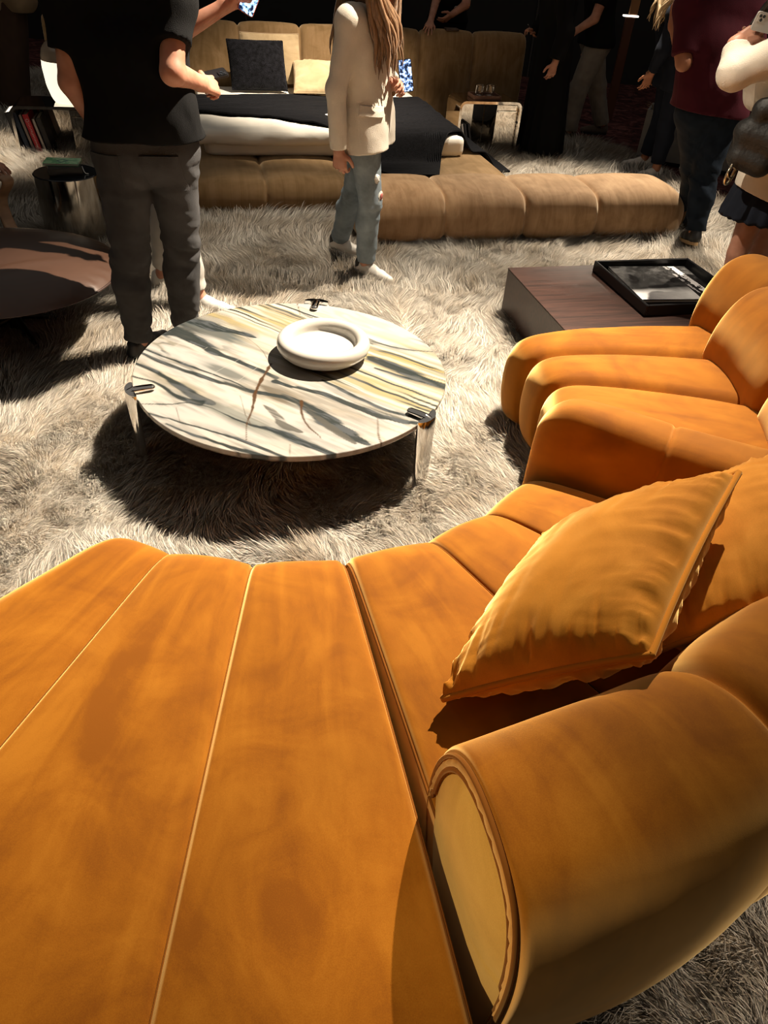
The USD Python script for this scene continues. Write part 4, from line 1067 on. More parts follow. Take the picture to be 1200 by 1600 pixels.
class Figure:
    """A posed skeleton. Joints are world points; defaults stand upright, facing yaw."""
    def __init__(self, at, face, h=1.72, b=1.0, **over):
        self.f = unit([face[0], face[1], 0]); self.s = np.array([self.f[1], -self.f[0], 0]); self.b = b; self.k = h / 1.72
        o = np.array([at[0], at[1], 0.0]); k = self.k
        def L(x, y, z): return o + self.s * x * k + self.f * y * k + np.array([0, 0, z * k])
        J = {"waist": L(0, 0, 1.04), "chest": L(0, 0.005, 1.27), "neck": L(0, -0.01, 1.46), "head": L(0, 0.02, 1.60)}
        for n, g in (("L", -1), ("R", 1)):
            J["hip" + n] = L(g * .088, 0, .92); J["kn" + n] = L(g * .095, .015, .49); J["an" + n] = L(g * .09, -.02, .085); J["toe" + n] = L(g * .105, .145, .03)
            J["sh" + n] = L(g * .175, -.005, 1.405); J["el" + n] = L(g * .225, -.03, 1.11); J["wr" + n] = L(g * .235, .03, .86)
        for n_, v in over.items():
            J[n_] = np.array(v, float)
        for n in "LR":
            if "an" + n in over and "toe" + n not in over:
                J["toe" + n] = J["an" + n] + self.f * .165 * k + np.array([0, 0, -.055])
        self.J = J

    def torso(self, e=0.0, flare=0.0):
        J, s, k, b = self.J, self.s, self.k, self.b
        r = lambda x: x * k * b + e
        B = [bone(J["hipL"], J["hipR"], r(.092), r(.092))]
        ch, wa = J["chest"], J["waist"]
        for g, n in ((-1, "L"), (1, "R")):
            hp, c2 = J["hip" + n], ch + s * g * .075 * k * b
            w2 = wa + s * g * .062 * k * b
            B += [bone(hp, w2, r(.092) + flare, r(.088) + flare * .6), bone(w2, c2, r(.088) + flare * .6, r(.105)), bone(c2, J["sh" + n] + s * g * -.02, r(.10), r(.058))]
        B += [bone(J["shL"], J["shR"], r(.058), r(.058)), bone(wa, ch, r(.095), r(.11))]
        return B
    def arm_b(self, n, e=0.0, upto=2.0, flat=True, fe=None):
        J, k, b = self.J, self.k, self.b
        r = lambda x: x * k * (0.5 + 0.5 * b) + e
        sh, el, wr = J["sh" + n], J["el" + n], J["wr" + n]
        B = []
        t = min(upto, 1.0)
        B.append(bone(sh, sh + (el - sh) * t, r(.054), r(.054 + (.041 - .054) * t), 1 if (upto < 1 and flat) else 0))
        if upto > 1:
            t = min(upto - 1, 1.0)
            r2 = r(.041 + (.028 - .041) * t) if fe is None else fe
            B.append(bone(el, el + (wr - el) * t, r(.042), r2, 1 if (upto < 2 or fe is not None) and flat else 0))
        return B
    def leg_b(self, n, e=0.0, upto=2.0, ra=None, flat=1):
        J, k, b = self.J, self.k, self.b
        r = lambda x: x * k * b + e
        h, kn, an = J["hip" + n], J["kn" + n], J["an" + n]
        t = min(upto, 1.0)
        B = [bone(h, h + (kn - h) * t, r(.086), r(.086 + (.056 - .086) * t), 1 if upto < 1 else 0)]
        if upto > 1:
            t = min(upto - 1, 1.0)
            calf = kn + (an - kn) * .3 - self.f * .016
            B += [bone(kn, kn + (an - kn) * t, r(.054), (r(.038) if ra is None else ra), flat if e > 0 else 0)]
            if e <= 0.03: B += [bone(kn + (an - kn) * .1, calf, r(.045), r(.052)), bone(calf, kn + (an - kn) * .65 * t, r(.052), r(.042))]
        return B
    def hand_b(self, n, d, up_, curl=0.35, size=1.0, spread=0.12, thumb=0.5):
        """d: direction of the fingers, up_: back of the hand."""
        wr = self.J["wr" + n]; q = size * self.k
        hy = unit(d); hz = unit(np.array(up_, float) - hy * np.dot(up_, hy)); hx = np.cross(hy, hz) * (-1 if n == "R" else 1)  # hx towards the thumb
        pc = wr + hy * .012 * q
        B = [bone(wr - hy * .02, pc, .026 * q, .024 * q)]
        tips = []
        for i, (off, ln, rr) in enumerate(((.030, .072, .0092), (.010, .080, .0096), (-.010, .074, .0092), (-.029, .058, .0082))):
            base = pc + hx * off * .55 * q; kn = pc + hy * (.082 - .006 * abs(i - 1)) * q + hx * off * q
            B.append(bone(base, kn, .015 * q, .0135 * q, 0, .008))
            a = 0.0; p = kn
            sd = hx * (off / .03) * spread
            for j, (fr, bend) in enumerate(((.45, .75), (.31, 1.15), (.24, .8))):
                a += bend * curl * (1 + 0.12 * i)
                v = unit((hy + sd) * math.cos(a) - hz * math.sin(a))
                p2 = p + v * ln * fr * q
                B.append(bone(p, p2, rr * q * (1 - .08 * j), rr * q * (.92 - .08 * j), 0, .004)); p = p2
            tips.append(p)
        t0 = pc + hx * .020 * q + hy * .014 * q; t1 = t0 + unit(hx * .75 + hy * .55 - hz * thumb * .7) * .042 * q
        t2 = t1 + unit(hx * .25 + hy * .85 - hz * thumb) * .032 * q; t3 = t2 + unit(hy * .95 - hz * thumb * 1.1) * .024 * q
        B += [bone(t0, t1, .0165 * q, .0125 * q, 0, .008), bone(t1, t2, .0120 * q, .0105 * q, 0, .004), bone(t2, t3, .0105 * q, .0088 * q, 0, .004)]
        self.tips = tips
        return B
    def head_b(self):
        J, k, f, s = self.J, self.k, self.f, self.s
        h = J["head"]; z = np.array([0, 0, 1.0])
        B = [bone(J["neck"] - z * .05, h - z * .05 * k - f * .01, .056 * k * self.b ** .5, .052 * k)]
        B += [bone(h + z * .03 - f * .025, h + z * .03 + f * .02, .082 * k, .078 * k), bone(h - z * .02 - f * .03, h - z * .02 + f * .02, .070 * k, .068 * k)]
        B += [bone(h - z * .06 + f * .035, h - z * .092 + f * .062, .046 * k, .026 * k), bone(h + f * .055, h + f * .055 + z * .03, .045 * k, .05 * k)]
        B += [bone(h + z * .012 + f * .098, h - z * .028 + f * .112, .008, .013, 0, .012), bone(h - z * .055 + f * .092 - s * .016, h - z * .055 + f * .092 + s * .016, .010, .010, 0, .010)]
        for g in (-1, 1):
            B += [bone(h + s * g * .079 * k + z * .018 - f * .01, h + s * g * .077 * k - z * .022 - f * .004, .011, .009, 0, .01), bone(h + s * g * .03 + z * .028 + f * .088, h + s * g * .045 + z * .026 + f * .078, .009, .008, 0, .012)]
        return B

def folds(amp, fx, fz, seed, zc=None):
    def d(X):
        q = np.stack([X[..., 0] * fx, X[..., 1] * fx, X[..., 2] * fz], -1)
        return amp * 2 * (fbm(q, 3, seed) - 0.5)
    return d

def folds2(amp, fx, fz, seed, bands):
    """Folds that gather near given heights (knees, waist, hem)."""
    def d(X):
        q = np.stack([X[..., 0] * fx, X[..., 1] * fx, X[..., 2] * fz + X[..., 0] * 9], -1)
        w = 0.35 + sum(np.exp(-((X[..., 2] - z) / s_) ** 2) for z, s_ in bands)
        return amp * w * 2 * (fbm(q, 3, seed) - 0.5)
    return d

def shoe(parent, fig, n, m, sole_m, sole_t=0.022, pitch=None, laces=None, pointed=0.0, drop=None):
    an, toe = fig.J["an" + n], fig.J["toe" + n]
    d = toe - an; fl = unit([d[0], d[1], 0]); z0 = min(an[2] - .085, toe[2] - .03)
    ax = unit(d + np.array([0, 0, .055])) if pitch else fl
    up_ = unit(np.array([0, 0, 1.0]) - ax * ax[2]); k = fig.k
    heel = an - up_ * .085 * k; sd = np.cross(ax, up_)
    P = lambda a, b, c=0: heel + ax * a * k + up_ * b * k + sd * c * k
    q = 0.17 + .02
    B = [bone(P(-.035, .045), P(-.03, .075), .036 * k, .036 * k), bone(P(-.03, .045), P(.05, .045), .038 * k, .040 * k), bone(P(.05, .042), P(.125, .036), .041 * k, .037 * k), bone(P(.125, .036), P(q - pointed * -.02, .032), .037 * k, .028 * k * (1 - .35 * pointed)), bone(P(0, .08), P(.07, .055), .036 * k, .033 * k)]
    sk = skin(B, .0065, .015, None, [(P(0, .016), -up_)])
    o = obj("shoe", sk, m, parent, True)
    out = []
    for t in np.linspace(0, 2 * np.pi, 40, endpoint=False):
        c_, s_ = math.cos(t), math.sin(t)
        a = .067 + .135 * np.sign(c_) * abs(c_) ** .85 - (.0 if c_ > 0 else 0); w_ = (.043 + .006 * c_) * np.sign(s_) * abs(s_) ** .75 * (1 - .3 * pointed * max(c_, 0))
        out.append((a, w_))
    lo, hi = [P(a, 0.0, w_) for a, w_ in out], [P(a * 1.0, sole_t / k, w_ * 1.02) for a, w_ in out]
    so = trimesh.convex.convex_hull(np.array(lo + hi))
    obj("sole", so, sole_m, o, 30)
    if laces is not None:
        for i in range(5):
            a = .045 + .016 * i; hgt = .086 - .0058 * i
            obj("lace", tube([P(a, hgt - .020, -.028), P(a + .004, hgt + .001, -.012), P(a + .006, hgt + .003, .004), P(a + .010, hgt - .018, .028)], .0035, 6), laces, o, True)
    return o

def bodymesh(parent, fig, hands, m=None, res=0.0065, head=True):
    B = fig.torso() + fig.arm_b("L") + fig.arm_b("R") + fig.leg_b("L") + fig.leg_b("R") + fig.head_b()
    for n in "LR":
        B += [bone(fig.J["an" + n], fig.J["an" + n] + (fig.J["toe" + n] - fig.J["an" + n]) * .9, .034, .022)]
        if n in hands: B += fig.hand_b(n, *hands[n][:2], **(hands[n][2] if len(hands[n]) > 2 else {}))
        else: B += fig.hand_b(n, fig.J["wr" + n] - fig.J["el" + n], fig.s * (1 if n == "R" else -1))
    o = obj("body", skin(B, res, .016), m or SKIN, parent, True)
    for g in (-1, 1):
        h = fig.J["head"]; e = trimesh.creation.icosphere(2, .0115); e.apply_translation(h + fig.s * g * .032 + fig.f * .0835 + np.array([0, 0, .012]))
        obj("eye", e, EYEW, o, True)
    return o

def hair_short(parent, fig, m):
    h, f = fig.J["head"], fig.f; z = np.array([0, 0, 1.0])
    cuts = [(h + f * .062 + z * .02, unit(f - z * .35))]
    obj("hair", skin([bone(h + z * .035 - f * .03, h + z * .045 + f * .02, .089 * fig.k, .084 * fig.k), bone(h - z * .03 - f * .045, h + z * .02 - f * .04, .068, .078)], .008, .02, folds(.004, 60, 20, 4), cuts), m, parent, True)

def hair_long(parent, fig, m, length, locks=60, seed=1, front=(.05, .17), fs=(-.05, .13), back=(-.19, -.10), bs=(-.11, .11), thick=1.0, share=.6):
    """Cap plus hanging locks: one mass falls in front of the shoulder, the rest down the back."""
    h, f, s = fig.J["head"], fig.f, fig.s; z = np.array([0, 0, 1.0]); r = np.random.default_rng(seed)
    ms = [skin([bone(h + z * .035 - f * .03, h + z * .045 + f * .02, .092, .086), bone(h - z * .08 - f * .05, h + z * .02 - f * .04, .075, .085)], .008, .02, folds(.004, 60, 10, 4), [(h + f * .06 + z * .02, unit(f - z * .4))])]
    for i in range(locks):
        fr = r.uniform() < share
        ef, es = (r.uniform(*front), r.uniform(*fs)) if fr else (r.uniform(*back), r.uniform(*bs))
        sd = np.sign(es + .02) if fr else np.sign(es)
        st = f * (ef * .25 if fr else -.05) + s * (.075 * sd if fr else es * .7) + z * r.uniform(.02, .08)
        L = length * r.uniform(.72, 1.05) * (1 if fr else .85)
        ph, q, am = r.uniform(0, 6.3), r.uniform(7, 12), r.uniform(.006, .014)
        pts = []
        for t in np.linspace(0, 1, 14):
            k = t * t * (3 - 2 * t)
            mid = s * (.105 * sd) if fr else -f * .09
            off = st * (1 - k) + (f * ef + s * es) * k + mid * 0.55 * math.sin(math.pi * min(t * 1.4, 1))
            pts.append(h + off + z * (.03 - L * t) + (s * math.sin(q * t + ph) + f * math.cos(q * t + ph)) * am * t)
        rad = thick * r.uniform(.010, .019) * np.r_[.6, np.linspace(1, .9, 8), np.linspace(.85, .10, 5)]
        ms.append(tube(np.array(pts), rad, 7))
    obj("hair", cat_m(*ms), m, parent, True)

def phone(label, c, xdir, ydir, back, screen=None, w=.073, h=.148, group=None):
    """xdir across, ydir up the phone; the screen faces xdir x ydir."""
    o = thing("phone", label, "phone")
    x, y = unit(xdir), unit(np.array(ydir, float) - unit(xdir) * np.dot(ydir, unit(xdir))); z = np.cross(x, y)
    Mx = np.eye(4); Mx[:3, 0], Mx[:3, 1], Mx[:3, 2], Mx[:3, 3] = x, y, z, c
    def pl(m): m = m.copy(); m.apply_transform(Mx); return m
    rr = Polygon([(sx * (w / 2 - .01) , sy * (h / 2 - .01)) for sx, sy in ((1, 1), (-1, 1), (-1, -1), (1, -1))]).buffer(.01)
    b_ = trimesh.creation.extrude_polygon(rr, .0085, engine="earcut"); b_.apply_translation((0, 0, -.0043))
    obj("case", pl(b_), back, o, 30)
    sc = trimesh.creation.extrude_polygon(rr.buffer(-.003), .0006, engine="earcut"); sc.apply_translation((0, 0, .0043))
    obj("screen", pl(sc), screen or BLKGLASS, o, False)
    cb = box(.032, .034, .003, (-w / 2 + .022, h / 2 - .024, -.0058), .001)
    bump_ = obj("camera_bump", pl(cb), back, o, False)
    for dx, dy in ((-.007, .008), (-.007, -.008), (.008, 0)):
        obj("lens", pl(cyl(.0062, .003, (-w / 2 + .022 + dx, h / 2 - .024 + dy, -.0075), 20)), BLKGLASS, bump_, 40)
    return o
def lit_screen(name, seed, tint=(0.35, 0.6, 1.0), strength=2.0):
    return mat(name, {"g": ("geometry", {}), "n": ("noise_texture", {"scale": 55.0 + seed, "detail": 2.0}),
                      "r": ("rgb_ramp", {"ramp": [(0.42, (0.005, 0.01, 0.03)), (0.52, tint), (0.62, (0.9, 0.95, 1.0))]}),
                      "p": ("principled_bsdf", {"base_color": (0.01, 0.01, 0.01), "roughness": 0.1, "emission_strength": strength})},
               [("g.position", "n.vector"), ("n.fac", "r.fac"), ("r.color", "p.emission_color")])

from scipy.spatial import cKDTree
def stick(mesh_prim, c, n_, w, h, tilt=0.0, off=.004, t=.004, nu=9, nv=6):
    """A sewn-on piece (flap, pocket) that hugs a garment: w by h about c, seen along n_."""
    V = np.array(UsdGeom.Mesh(mesh_prim).GetPointsAttr().Get()); n_ = unit(n_)
    tx = unit(np.cross([0, 0, 1.0], n_)); ty = np.cross(n_, tx); a = math.radians(tilt)
    tx, ty = tx * math.cos(a) + ty * math.sin(a), ty * math.cos(a) - tx * math.sin(a)
    U2, V2 = np.meshgrid(np.linspace(-w / 2, w / 2, nu), np.linspace(-h / 2, h / 2, nv), indexing="ij")
    base = np.array(c) + U2[..., None] * tx + V2[..., None] * ty
    rel = V - np.array(c); fr = rel @ n_ > -.12
    kt = cKDTree(np.c_[(rel[fr] @ tx), (rel[fr] @ ty)]); dn = rel[fr] @ n_
    dd, ii = kt.query(np.c_[U2.ravel(), V2.ravel()], k=10)
    dep = np.where(dd < .014, dn[ii], -9).max(1); dep = np.where(dep < -1, np.median(dep[dep > -1]) if (dep > -1).any() else 0, dep)
    dep = dep.reshape(U2.shape)
    for _ in range(2): dep[1:-1] = (dep[:-2] + dep[1:-1] * 2 + dep[2:]) / 4
    A = base + n_ * (dep + off + t)[..., None]; B = base + n_ * (dep - .004)[..., None]
    k = nu * nv; f = grid_faces(nu, nv)
    bi = np.r_[np.arange(nv), np.arange(1, nu) * nv + nv - 1, ((nu - 1) * nv + np.arange(nv - 1))[::-1], (np.arange(1, nu - 1) * nv)[::-1]]; bj = np.roll(bi, -1)
    m = trimesh.Trimesh(np.vstack([A.reshape(-1, 3), B.reshape(-1, 3)]), np.vstack([f, f[:, ::-1] + k, np.stack([bi, bj, bj + k], 1), np.stack([bi, bj + k, bi + k], 1)]), process=False); m.fix_normals()
    return m

BLACKCOT = cloth("black_cotton", (0.003, 0.0031, 0.0036), sheen=0.01)
GREYDENIM = cloth("grey_denim", (0.055, 0.055, 0.058), 0.3, 0.5, 500, scale=7, sheen=0.1)
BLUEDENIM = cloth("washed_blue_denim", (0.20, 0.245, 0.28), 0.35, 0.5, 500, scale=8)
CREAMJ = cloth("cream_wool_blazer", (0.60, 0.55, 0.47), 0.06, 0.3, 300)
NAVY = cloth("navy_suiting", (0.009, 0.012, 0.020), 0.2)
DARKJEAN = cloth("dark_indigo_denim", (0.010, 0.016, 0.026), 0.3)
MAROON = cloth("maroon_cotton", (0.055, 0.007, 0.014), 0.15)
GREYTROU = cloth("grey_trousers", (0.17, 0.155, 0.135), 0.15)
OFFWHITE = cloth("pale_grey_trousers", (0.42, 0.40, 0.37), 0.1)
SNEAKER = plain("white_sneaker_leather", (0.62, 0.60, 0.56), 0.5)
RUBBER = plain("white_rubber", (0.66, 0.64, 0.60), 0.7)
DARKSHOE = plain("dark_shoe", (0.010, 0.010, 0.011), 0.45)
TANRUB = plain("tan_rubber_sole", (0.36, 0.23, 0.11), 0.7)
BRNHAIR = plain("brown_hair", (0.19, 0.105, 0.052), 0.45, spec=0.5, var=0.5, scale=9, stretch=(12, 12, 1), sheen=0.2)
DKHAIR = plain("dark_hair", (0.02, 0.014, 0.010), 0.5)
BLONDE = plain("blonde_hair", (0.42, 0.31, 0.18), 0.45, var=0.3, scale=10, stretch=(10, 10, 1))

# 1 man with his back to us
fig = Figure((-1.10, 3.27), (0.22, 0.97), 1.80, 1.06, hipL=(-1.195, 3.25, .955), hipR=(-1.01, 3.30, .965), knL=(-1.222, 3.22, .53), knR=(-1.022, 3.35, .55), anL=(-1.255, 3.235, .10), anR=(-1.075, 3.42, .10),
             toeL=(-1.205, 3.39, .035), toeR=(-1.01, 3.57, .035), waist=(-1.095, 3.27, 1.10), chest=(-1.125, 3.28, 1.32), neck=(-1.12, 3.30, 1.53), head=(-1.10, 3.35, 1.67), shL=(-1.325, 3.27, 1.475), shR=(-0.93, 3.25, 1.485),
             elL=(-1.345, 3.215, 1.20), wrL=(-1.265, 3.28, .985), elR=(-0.915, 3.13, 1.275), wrR=(-0.872, 3.36, 1.205))
man = thing("person", "person with back turned, black t-shirt and grey jeans, holding a phone by the marble table", "person")
bodymesh(man, fig, {"L": ((0.10, 0.25, -1.0), (-1, 0.1, 0), {"curl": .3}), "R": ((0.42, 0.9, -0.22), (0.75, -0.2, 0.6), {"curl": .85, "thumb": .4})}, res=.006)
obj("shirt", skin(fig.torso(.034, .028) + fig.arm_b("L", .024, .62) + fig.arm_b("R", .024, .60), .0085, .035, folds2(.010, 9, 5, 3, [(1.1, .15)]), [((0, 0, 1.015), (0, 0.0, -1.0))]), BLACKCOT, man, True)
jb = fig.leg_b("L", .021, 1.96, .064) + fig.leg_b("R", .021, 1.96, .064) + [bone(fig.J["hipL"], fig.J["hipR"], .122, .122), bone(fig.J["hipL"] + (0, 0, .08), fig.J["hipR"] + (0, 0, .08), .115, .115)]
jeans = obj("jeans", skin(jb, .0085, .022, folds2(.014, 10, 22, 8, [(.55, .09), (.16, .08), (.84, .06)])), GREYDENIM, man, True)
def on_back(x, z, off):
    p = fig.J["hipL"] * (1 - x) + fig.J["hipR"] * x
    return np.array([p[0], p[1], z]) - fig.f * off
for x in (-.10, 1.12):
    obj("back_pocket", stick(jeans, on_back(x, .895, .10), -fig.f, .135, .145, 0, .001, .0025, 10, 10), GREYDENIM, jeans, 40)
for n in "LR": shoe(man, fig, n, DARKSHOE, DARKSHOE)
hair_short(man, fig, DKHAIR)
phone("black phone held by the person in grey jeans", (-0.862, 3.475, 1.215), (-0.5, 0.8, 0.22), (0.8, 0.5, 0.18), BLACK, None)

# 2 person hidden behind him, arm stretched out with a phone
fig = Figure((-1.22, 3.92), (0.98, -0.15), 1.72, 1.0, hipL=(-1.22, 4.00, .92), hipR=(-1.22, 3.83, .92), knL=(-1.28, 4.02, .50), knR=(-1.17, 3.81, .50), anL=(-1.37, 4.06, .10), anR=(-1.10, 3.80, .10),
             toeL=(-1.22, 4.03, .035), toeR=(-0.95, 3.77, .035), shL=(-1.20, 4.06, 1.42), shR=(-1.18, 3.74, 1.42), elR=(-1.035, 3.72, 1.33), wrR=(-0.83, 3.78, 1.44), elL=(-1.30, 4.12, 1.12), wrL=(-1.28, 4.08, .92))
p2 = thing("person", "person in pale trousers and white sneakers, mostly hidden behind the person in grey jeans", "person")
bodymesh(p2, fig, {"R": ((0.9, 0.1, 0.25), (0.0, -0.6, -0.6), {"curl": .5})}, res=.007)
obj("shirt", skin(fig.torso(.022) + fig.arm_b("L", .02, .6) + fig.arm_b("R", .02, .35), .011, .03, None, [((0, 0, .95), (0, 0, -1.0))]), BLACKCOT, p2, True)
obj("trousers", skin(fig.leg_b("L", .024, 1.88, .058) + fig.leg_b("R", .024, 1.88, .058) + [bone(fig.J["hipL"], fig.J["hipR"], .115, .115)], .0095, .022, folds2(.010, 9, 18, 12, [(.5, .1), (.2, .1)])), OFFWHITE, p2, True)
for n in "LR": shoe(p2, fig, n, SNEAKER, RUBBER, laces=RUBBER)
hair_short(p2, fig, DKHAIR)
phone("phone with bright blue screen in a pink case at the top edge", (-0.735, 3.80, 1.475), (0.75, 0.35, -0.45), (0.45, 0.3, 0.8), plain("pink_case", (0.5, 0.14, 0.10), 0.4), lit_screen("blue_screen", 3))

# 3 woman in a cream blazer
fig = Figure((-0.25, 4.45), (0.90, -0.42), 1.66, 0.88, hipR=(-0.265, 4.33, .87), hipL=(-0.235, 4.48, .87), knR=(-0.215, 4.36, .485), knL=(-0.33, 4.57, .475), anR=(-0.232, 4.47, .10), anL=(-0.425, 4.80, .12),
             toeR=(-0.095, 4.375, .035), toeL=(-0.29, 4.72, .03), waist=(-0.265, 4.38, 1.02), chest=(-0.275, 4.36, 1.235), neck=(-0.262, 4.37, 1.425), head=(-0.235, 4.36, 1.555), shR=(-0.345, 4.22, 1.365), shL=(-0.235, 4.52, 1.365),
             elR=(-0.40, 4.17, 1.085), wrR=(-0.385, 4.19, .80), elL=(-0.19, 4.58, 1.12), wrL=(-0.125, 4.42, 1.08))
wo = thing("person", "long-haired person in cream blazer and ripped blue jeans, holding a lit phone", "person")
bodymesh(wo, fig, {"R": ((0.10, 0.02, -1), (-0.3, -0.9, 0), {"curl": .75}), "L": ((0.5, -0.75, 0.1), (0.4, 0.6, .5), {"curl": .7})}, res=.006)
jk = fig.torso(.022, .020) + fig.arm_b("R", .013, 1.99, fe=.046) + fig.arm_b("L", .013, 1.93, fe=.044)
for g in ("L", "R"): jk += [bone(fig.J["hip" + g] + np.array([0, 0, .06]), fig.J["hip" + g] + np.array([0, 0, -.10]), .128, .142)]
jk += [bone(fig.J['waist'], fig.J['waist'] - (0, 0, .12), .125, .135)]
jacket = obj("blazer", skin(jk, .008, .028, folds2(.0065, 8, 7, 14, [(1.1, .1), (.85, .06)]), [((-.25, 4.4, .778), unit((0.10, 0, -1.0)))]), CREAMJ, wo, True)
obj("button", T(cyl(.011, .006, (0, 0, 0), 20), (-0.118, 4.30, 1.06), rx=90, rz=20), plain("horn_button", (0.12, 0.07, 0.04), 0.3), jacket, 40)
obj("pocket_flap", stick(jacket, (-0.225, 4.24, .985), (0.25, -0.95, 0), .135, .045, -4), CREAMJ, jacket, 40)
for n in "LR":
    c0 = fig.J["wr" + n]; 
obj("jeans", skin(fig.leg_b("L", .018, 1.94, .058) + fig.leg_b("R", .018, 1.94, .058) + [bone(fig.J["hipL"], fig.J["hipR"], .10, .10)], .0075, .018, folds2(.009, 12, 26, 15, [(.48, .08), (.16, .08)])), BLUEDENIM, wo, True)
RIP = plain("frayed_white_threads", (0.66, 0.64, 0.60), 0.9, bump=0.6, bscale=120)
def patch(c, n_, w, h, m_, seed):
    r = np.random.default_rng(seed); n_ = unit(n_); t = unit(np.cross([0, 0, 1], n_)); u2 = np.cross(n_, t)
    pts = [(w * math.cos(a) * r.uniform(.75, 1.1), h * math.sin(a) * r.uniform(.8, 1.1)) for a in np.linspace(0, 2 * np.pi, 18, endpoint=False)]
    V = np.array([c] + [c + t * a + u2 * b - n_ * (a * a) * 6 for a, b in pts]); V2 = V - n_ * .012
    k = len(V); F = [(0, i, i % 18 + 1) for i in range(1, 19)]; F += [(a + k, c_ + k, b + k) for a, b, c_ in F] + [(i, i + k, i % 18 + 1) for i in range(1, 19)] + [(i % 18 + 1, i + k, i % 18 + 1 + k) for i in range(1, 19)]
    m = trimesh.Trimesh(np.vstack([V, V2]), F, process=False); m.fix_normals(); return m
nf = unit((0.72, -0.69, 0.05))
kr, hr = fig.J["knR"], fig.J["hipR"]
obj("frayed_patch", patch(hr + (kr - hr) * .60 + nf * .083, nf, .020, .026, RIP, 3), RIP, wo, True)
obj("torn_knee", patch(kr + np.array([0, 0, .045]) + unit((0.9, -0.4, 0)) * .070, unit((0.9, -.4, 0)), .026, .040, RIP, 4), RIP, wo, True)
obj("bare_knee", patch(kr + np.array([0, 0, .055]) + unit((0.9, -0.4, 0)) * .073, unit((0.9, -.4, 0)), .016, .018, SKIN, 5), plain("reddened_skin", (0.40, 0.12, 0.10), .5), wo, True)
BKTAB = plain("black_heel_tab", (0.012, 0.012, 0.014), 0.5)
for n in "LR":
    sh_ = shoe(wo, fig, n, SNEAKER, RUBBER, laces=RUBBER, pointed=.3)
    an, toe = fig.J["an" + n], fig.J["toe" + n]; dd = unit([toe[0] - an[0], toe[1] - an[1], 0])
    obj("heel_tab", skin([bone(an - dd * .036 - (0, 0, .030), an - dd * .033 - (0, 0, .002), .036, .038)], .006, .01, None, [(an - dd * .020, dd), (an - (0, 0, .055), (0, 0, -1))]), BKTAB, sh_, True)
hair_long(wo, fig, BRNHAIR, .44, 130, 5)
phone("phone with glowing photo on its screen held by the person in the cream blazer", (-0.062, 4.36, 1.135), (0.45, 0.20, 0.05), (0.05, 0.3, 1.0), BLACK, lit_screen("photo_screen", 9, (0.2, 0.35, 0.7), 1.6))

# 4 person in a long black robe beside the right side table
fig = Figure((1.22, 7.86), (-0.95, -0.3), 1.68, 1.0, shL=(1.18, 7.68, 1.34), shR=(1.14, 8.05, 1.36), chest=(1.18, 7.87, 1.24), waist=(1.20, 7.86, 1.02), neck=(1.14, 7.87, 1.42), head=(1.11, 7.87, 1.56),
             elL=(1.25, 7.62, 1.06), wrL=(1.20, 7.60, .83), elR=(1.13, 8.14, 1.10), wrR=(1.07, 8.22, .97))
ro = thing("person", "person in floor-length black robe standing beside the mirrored side table", "person")
bodymesh(ro, fig, {"L": ((-0.2, -0.1, -1), (0.3, -0.9, 0), {"curl": .5}), "R": ((-0.75, -0.4, 0.35), (0.3, 0.3, .9), {"curl": .7})}, res=.008)
def pleats(X):
    a = np.arctan2(X[..., 1] - 7.86, X[..., 0] - 1.22)
    return .012 * np.sin(a * 13 + 2 * np.sin(a * 3)) * np.clip((1.0 - X[..., 2]) / .8, 0, 1)
obj("robe", skin(fig.torso(.03) + fig.arm_b("L", .03, 1.9, fe=.07) + fig.arm_b("R", .03, 1.9, fe=.065) + [bone((1.205, 7.86, .95), (1.235, 7.86, .03), .17, .225, 1), bone((1.205, 7.80, .95), (1.235, 7.78, .03), .15, .20, 1)], .011, .03, pleats), BLACKCOT, ro, True)
shoe(ro, fig, "L", DARKSHOE, DARKSHOE); shoe(ro, fig, "R", DARKSHOE, DARKSHOE)
hair_long(ro, fig, DKHAIR, .30, 40, 9)
pen = single("pen", tube([(1.045, 8.17, .985), (0.975, 8.135, 1.045)], [.005, .004], 8), plain("silver_pen", (0.6, 0.6, 0.6), .3, metallic=1.0), "slim silver pen held above the right end of the headboard", "pen")

# 5 striding person in grey trousers at the back
fig = Figure((1.74, 8.70), (-0.95, 0.1), 1.76, 1.02, hipL=(1.76, 8.62, .90), hipR=(1.72, 8.80, .90), knL=(1.64, 8.60, .49), knR=(1.87, 8.84, .48), anL=(1.63, 8.58, .10), anR=(2.01, 8.84, .13), toeL=(1.47, 8.58, .035), toeR=(1.88, 8.84, .03),
             chest=(1.70, 8.70, 1.24), waist=(1.73, 8.70, 1.04), shL=(1.70, 8.50, 1.36), shR=(1.66, 8.90, 1.38), neck=(1.66, 8.70, 1.43), head=(1.63, 8.70, 1.57), elL=(1.63, 8.44, 1.10), wrL=(1.47, 8.48, .98))
gp = thing("person", "person in black t-shirt and loose grey trousers striding past at the back of the rug", "person")
bodymesh(gp, fig, {}, res=.009)
obj("shirt", skin(fig.torso(.034, .02) + fig.arm_b("L", .024, .6) + fig.arm_b("R", .024, .6), .012, .03, None, [((0, 0, .86), (0, 0, -1.0))]), BLACKCOT, gp, True)
obj("trousers", skin(fig.leg_b("L", .036, 1.98, .075) + fig.leg_b("R", .036, 1.98, .075) + [bone(fig.J["hipL"], fig.J["hipR"], .12, .12)], .010, .03, folds2(.012, 8, 14, 22, [(.5, .1), (.2, .1)])), GREYTROU, gp, True)
for n in "LR": shoe(gp, fig, n, cloth("taupe_suede", (0.10, 0.08, 0.065)), DARKSHOE)
hair_short(gp, fig, DKHAIR)

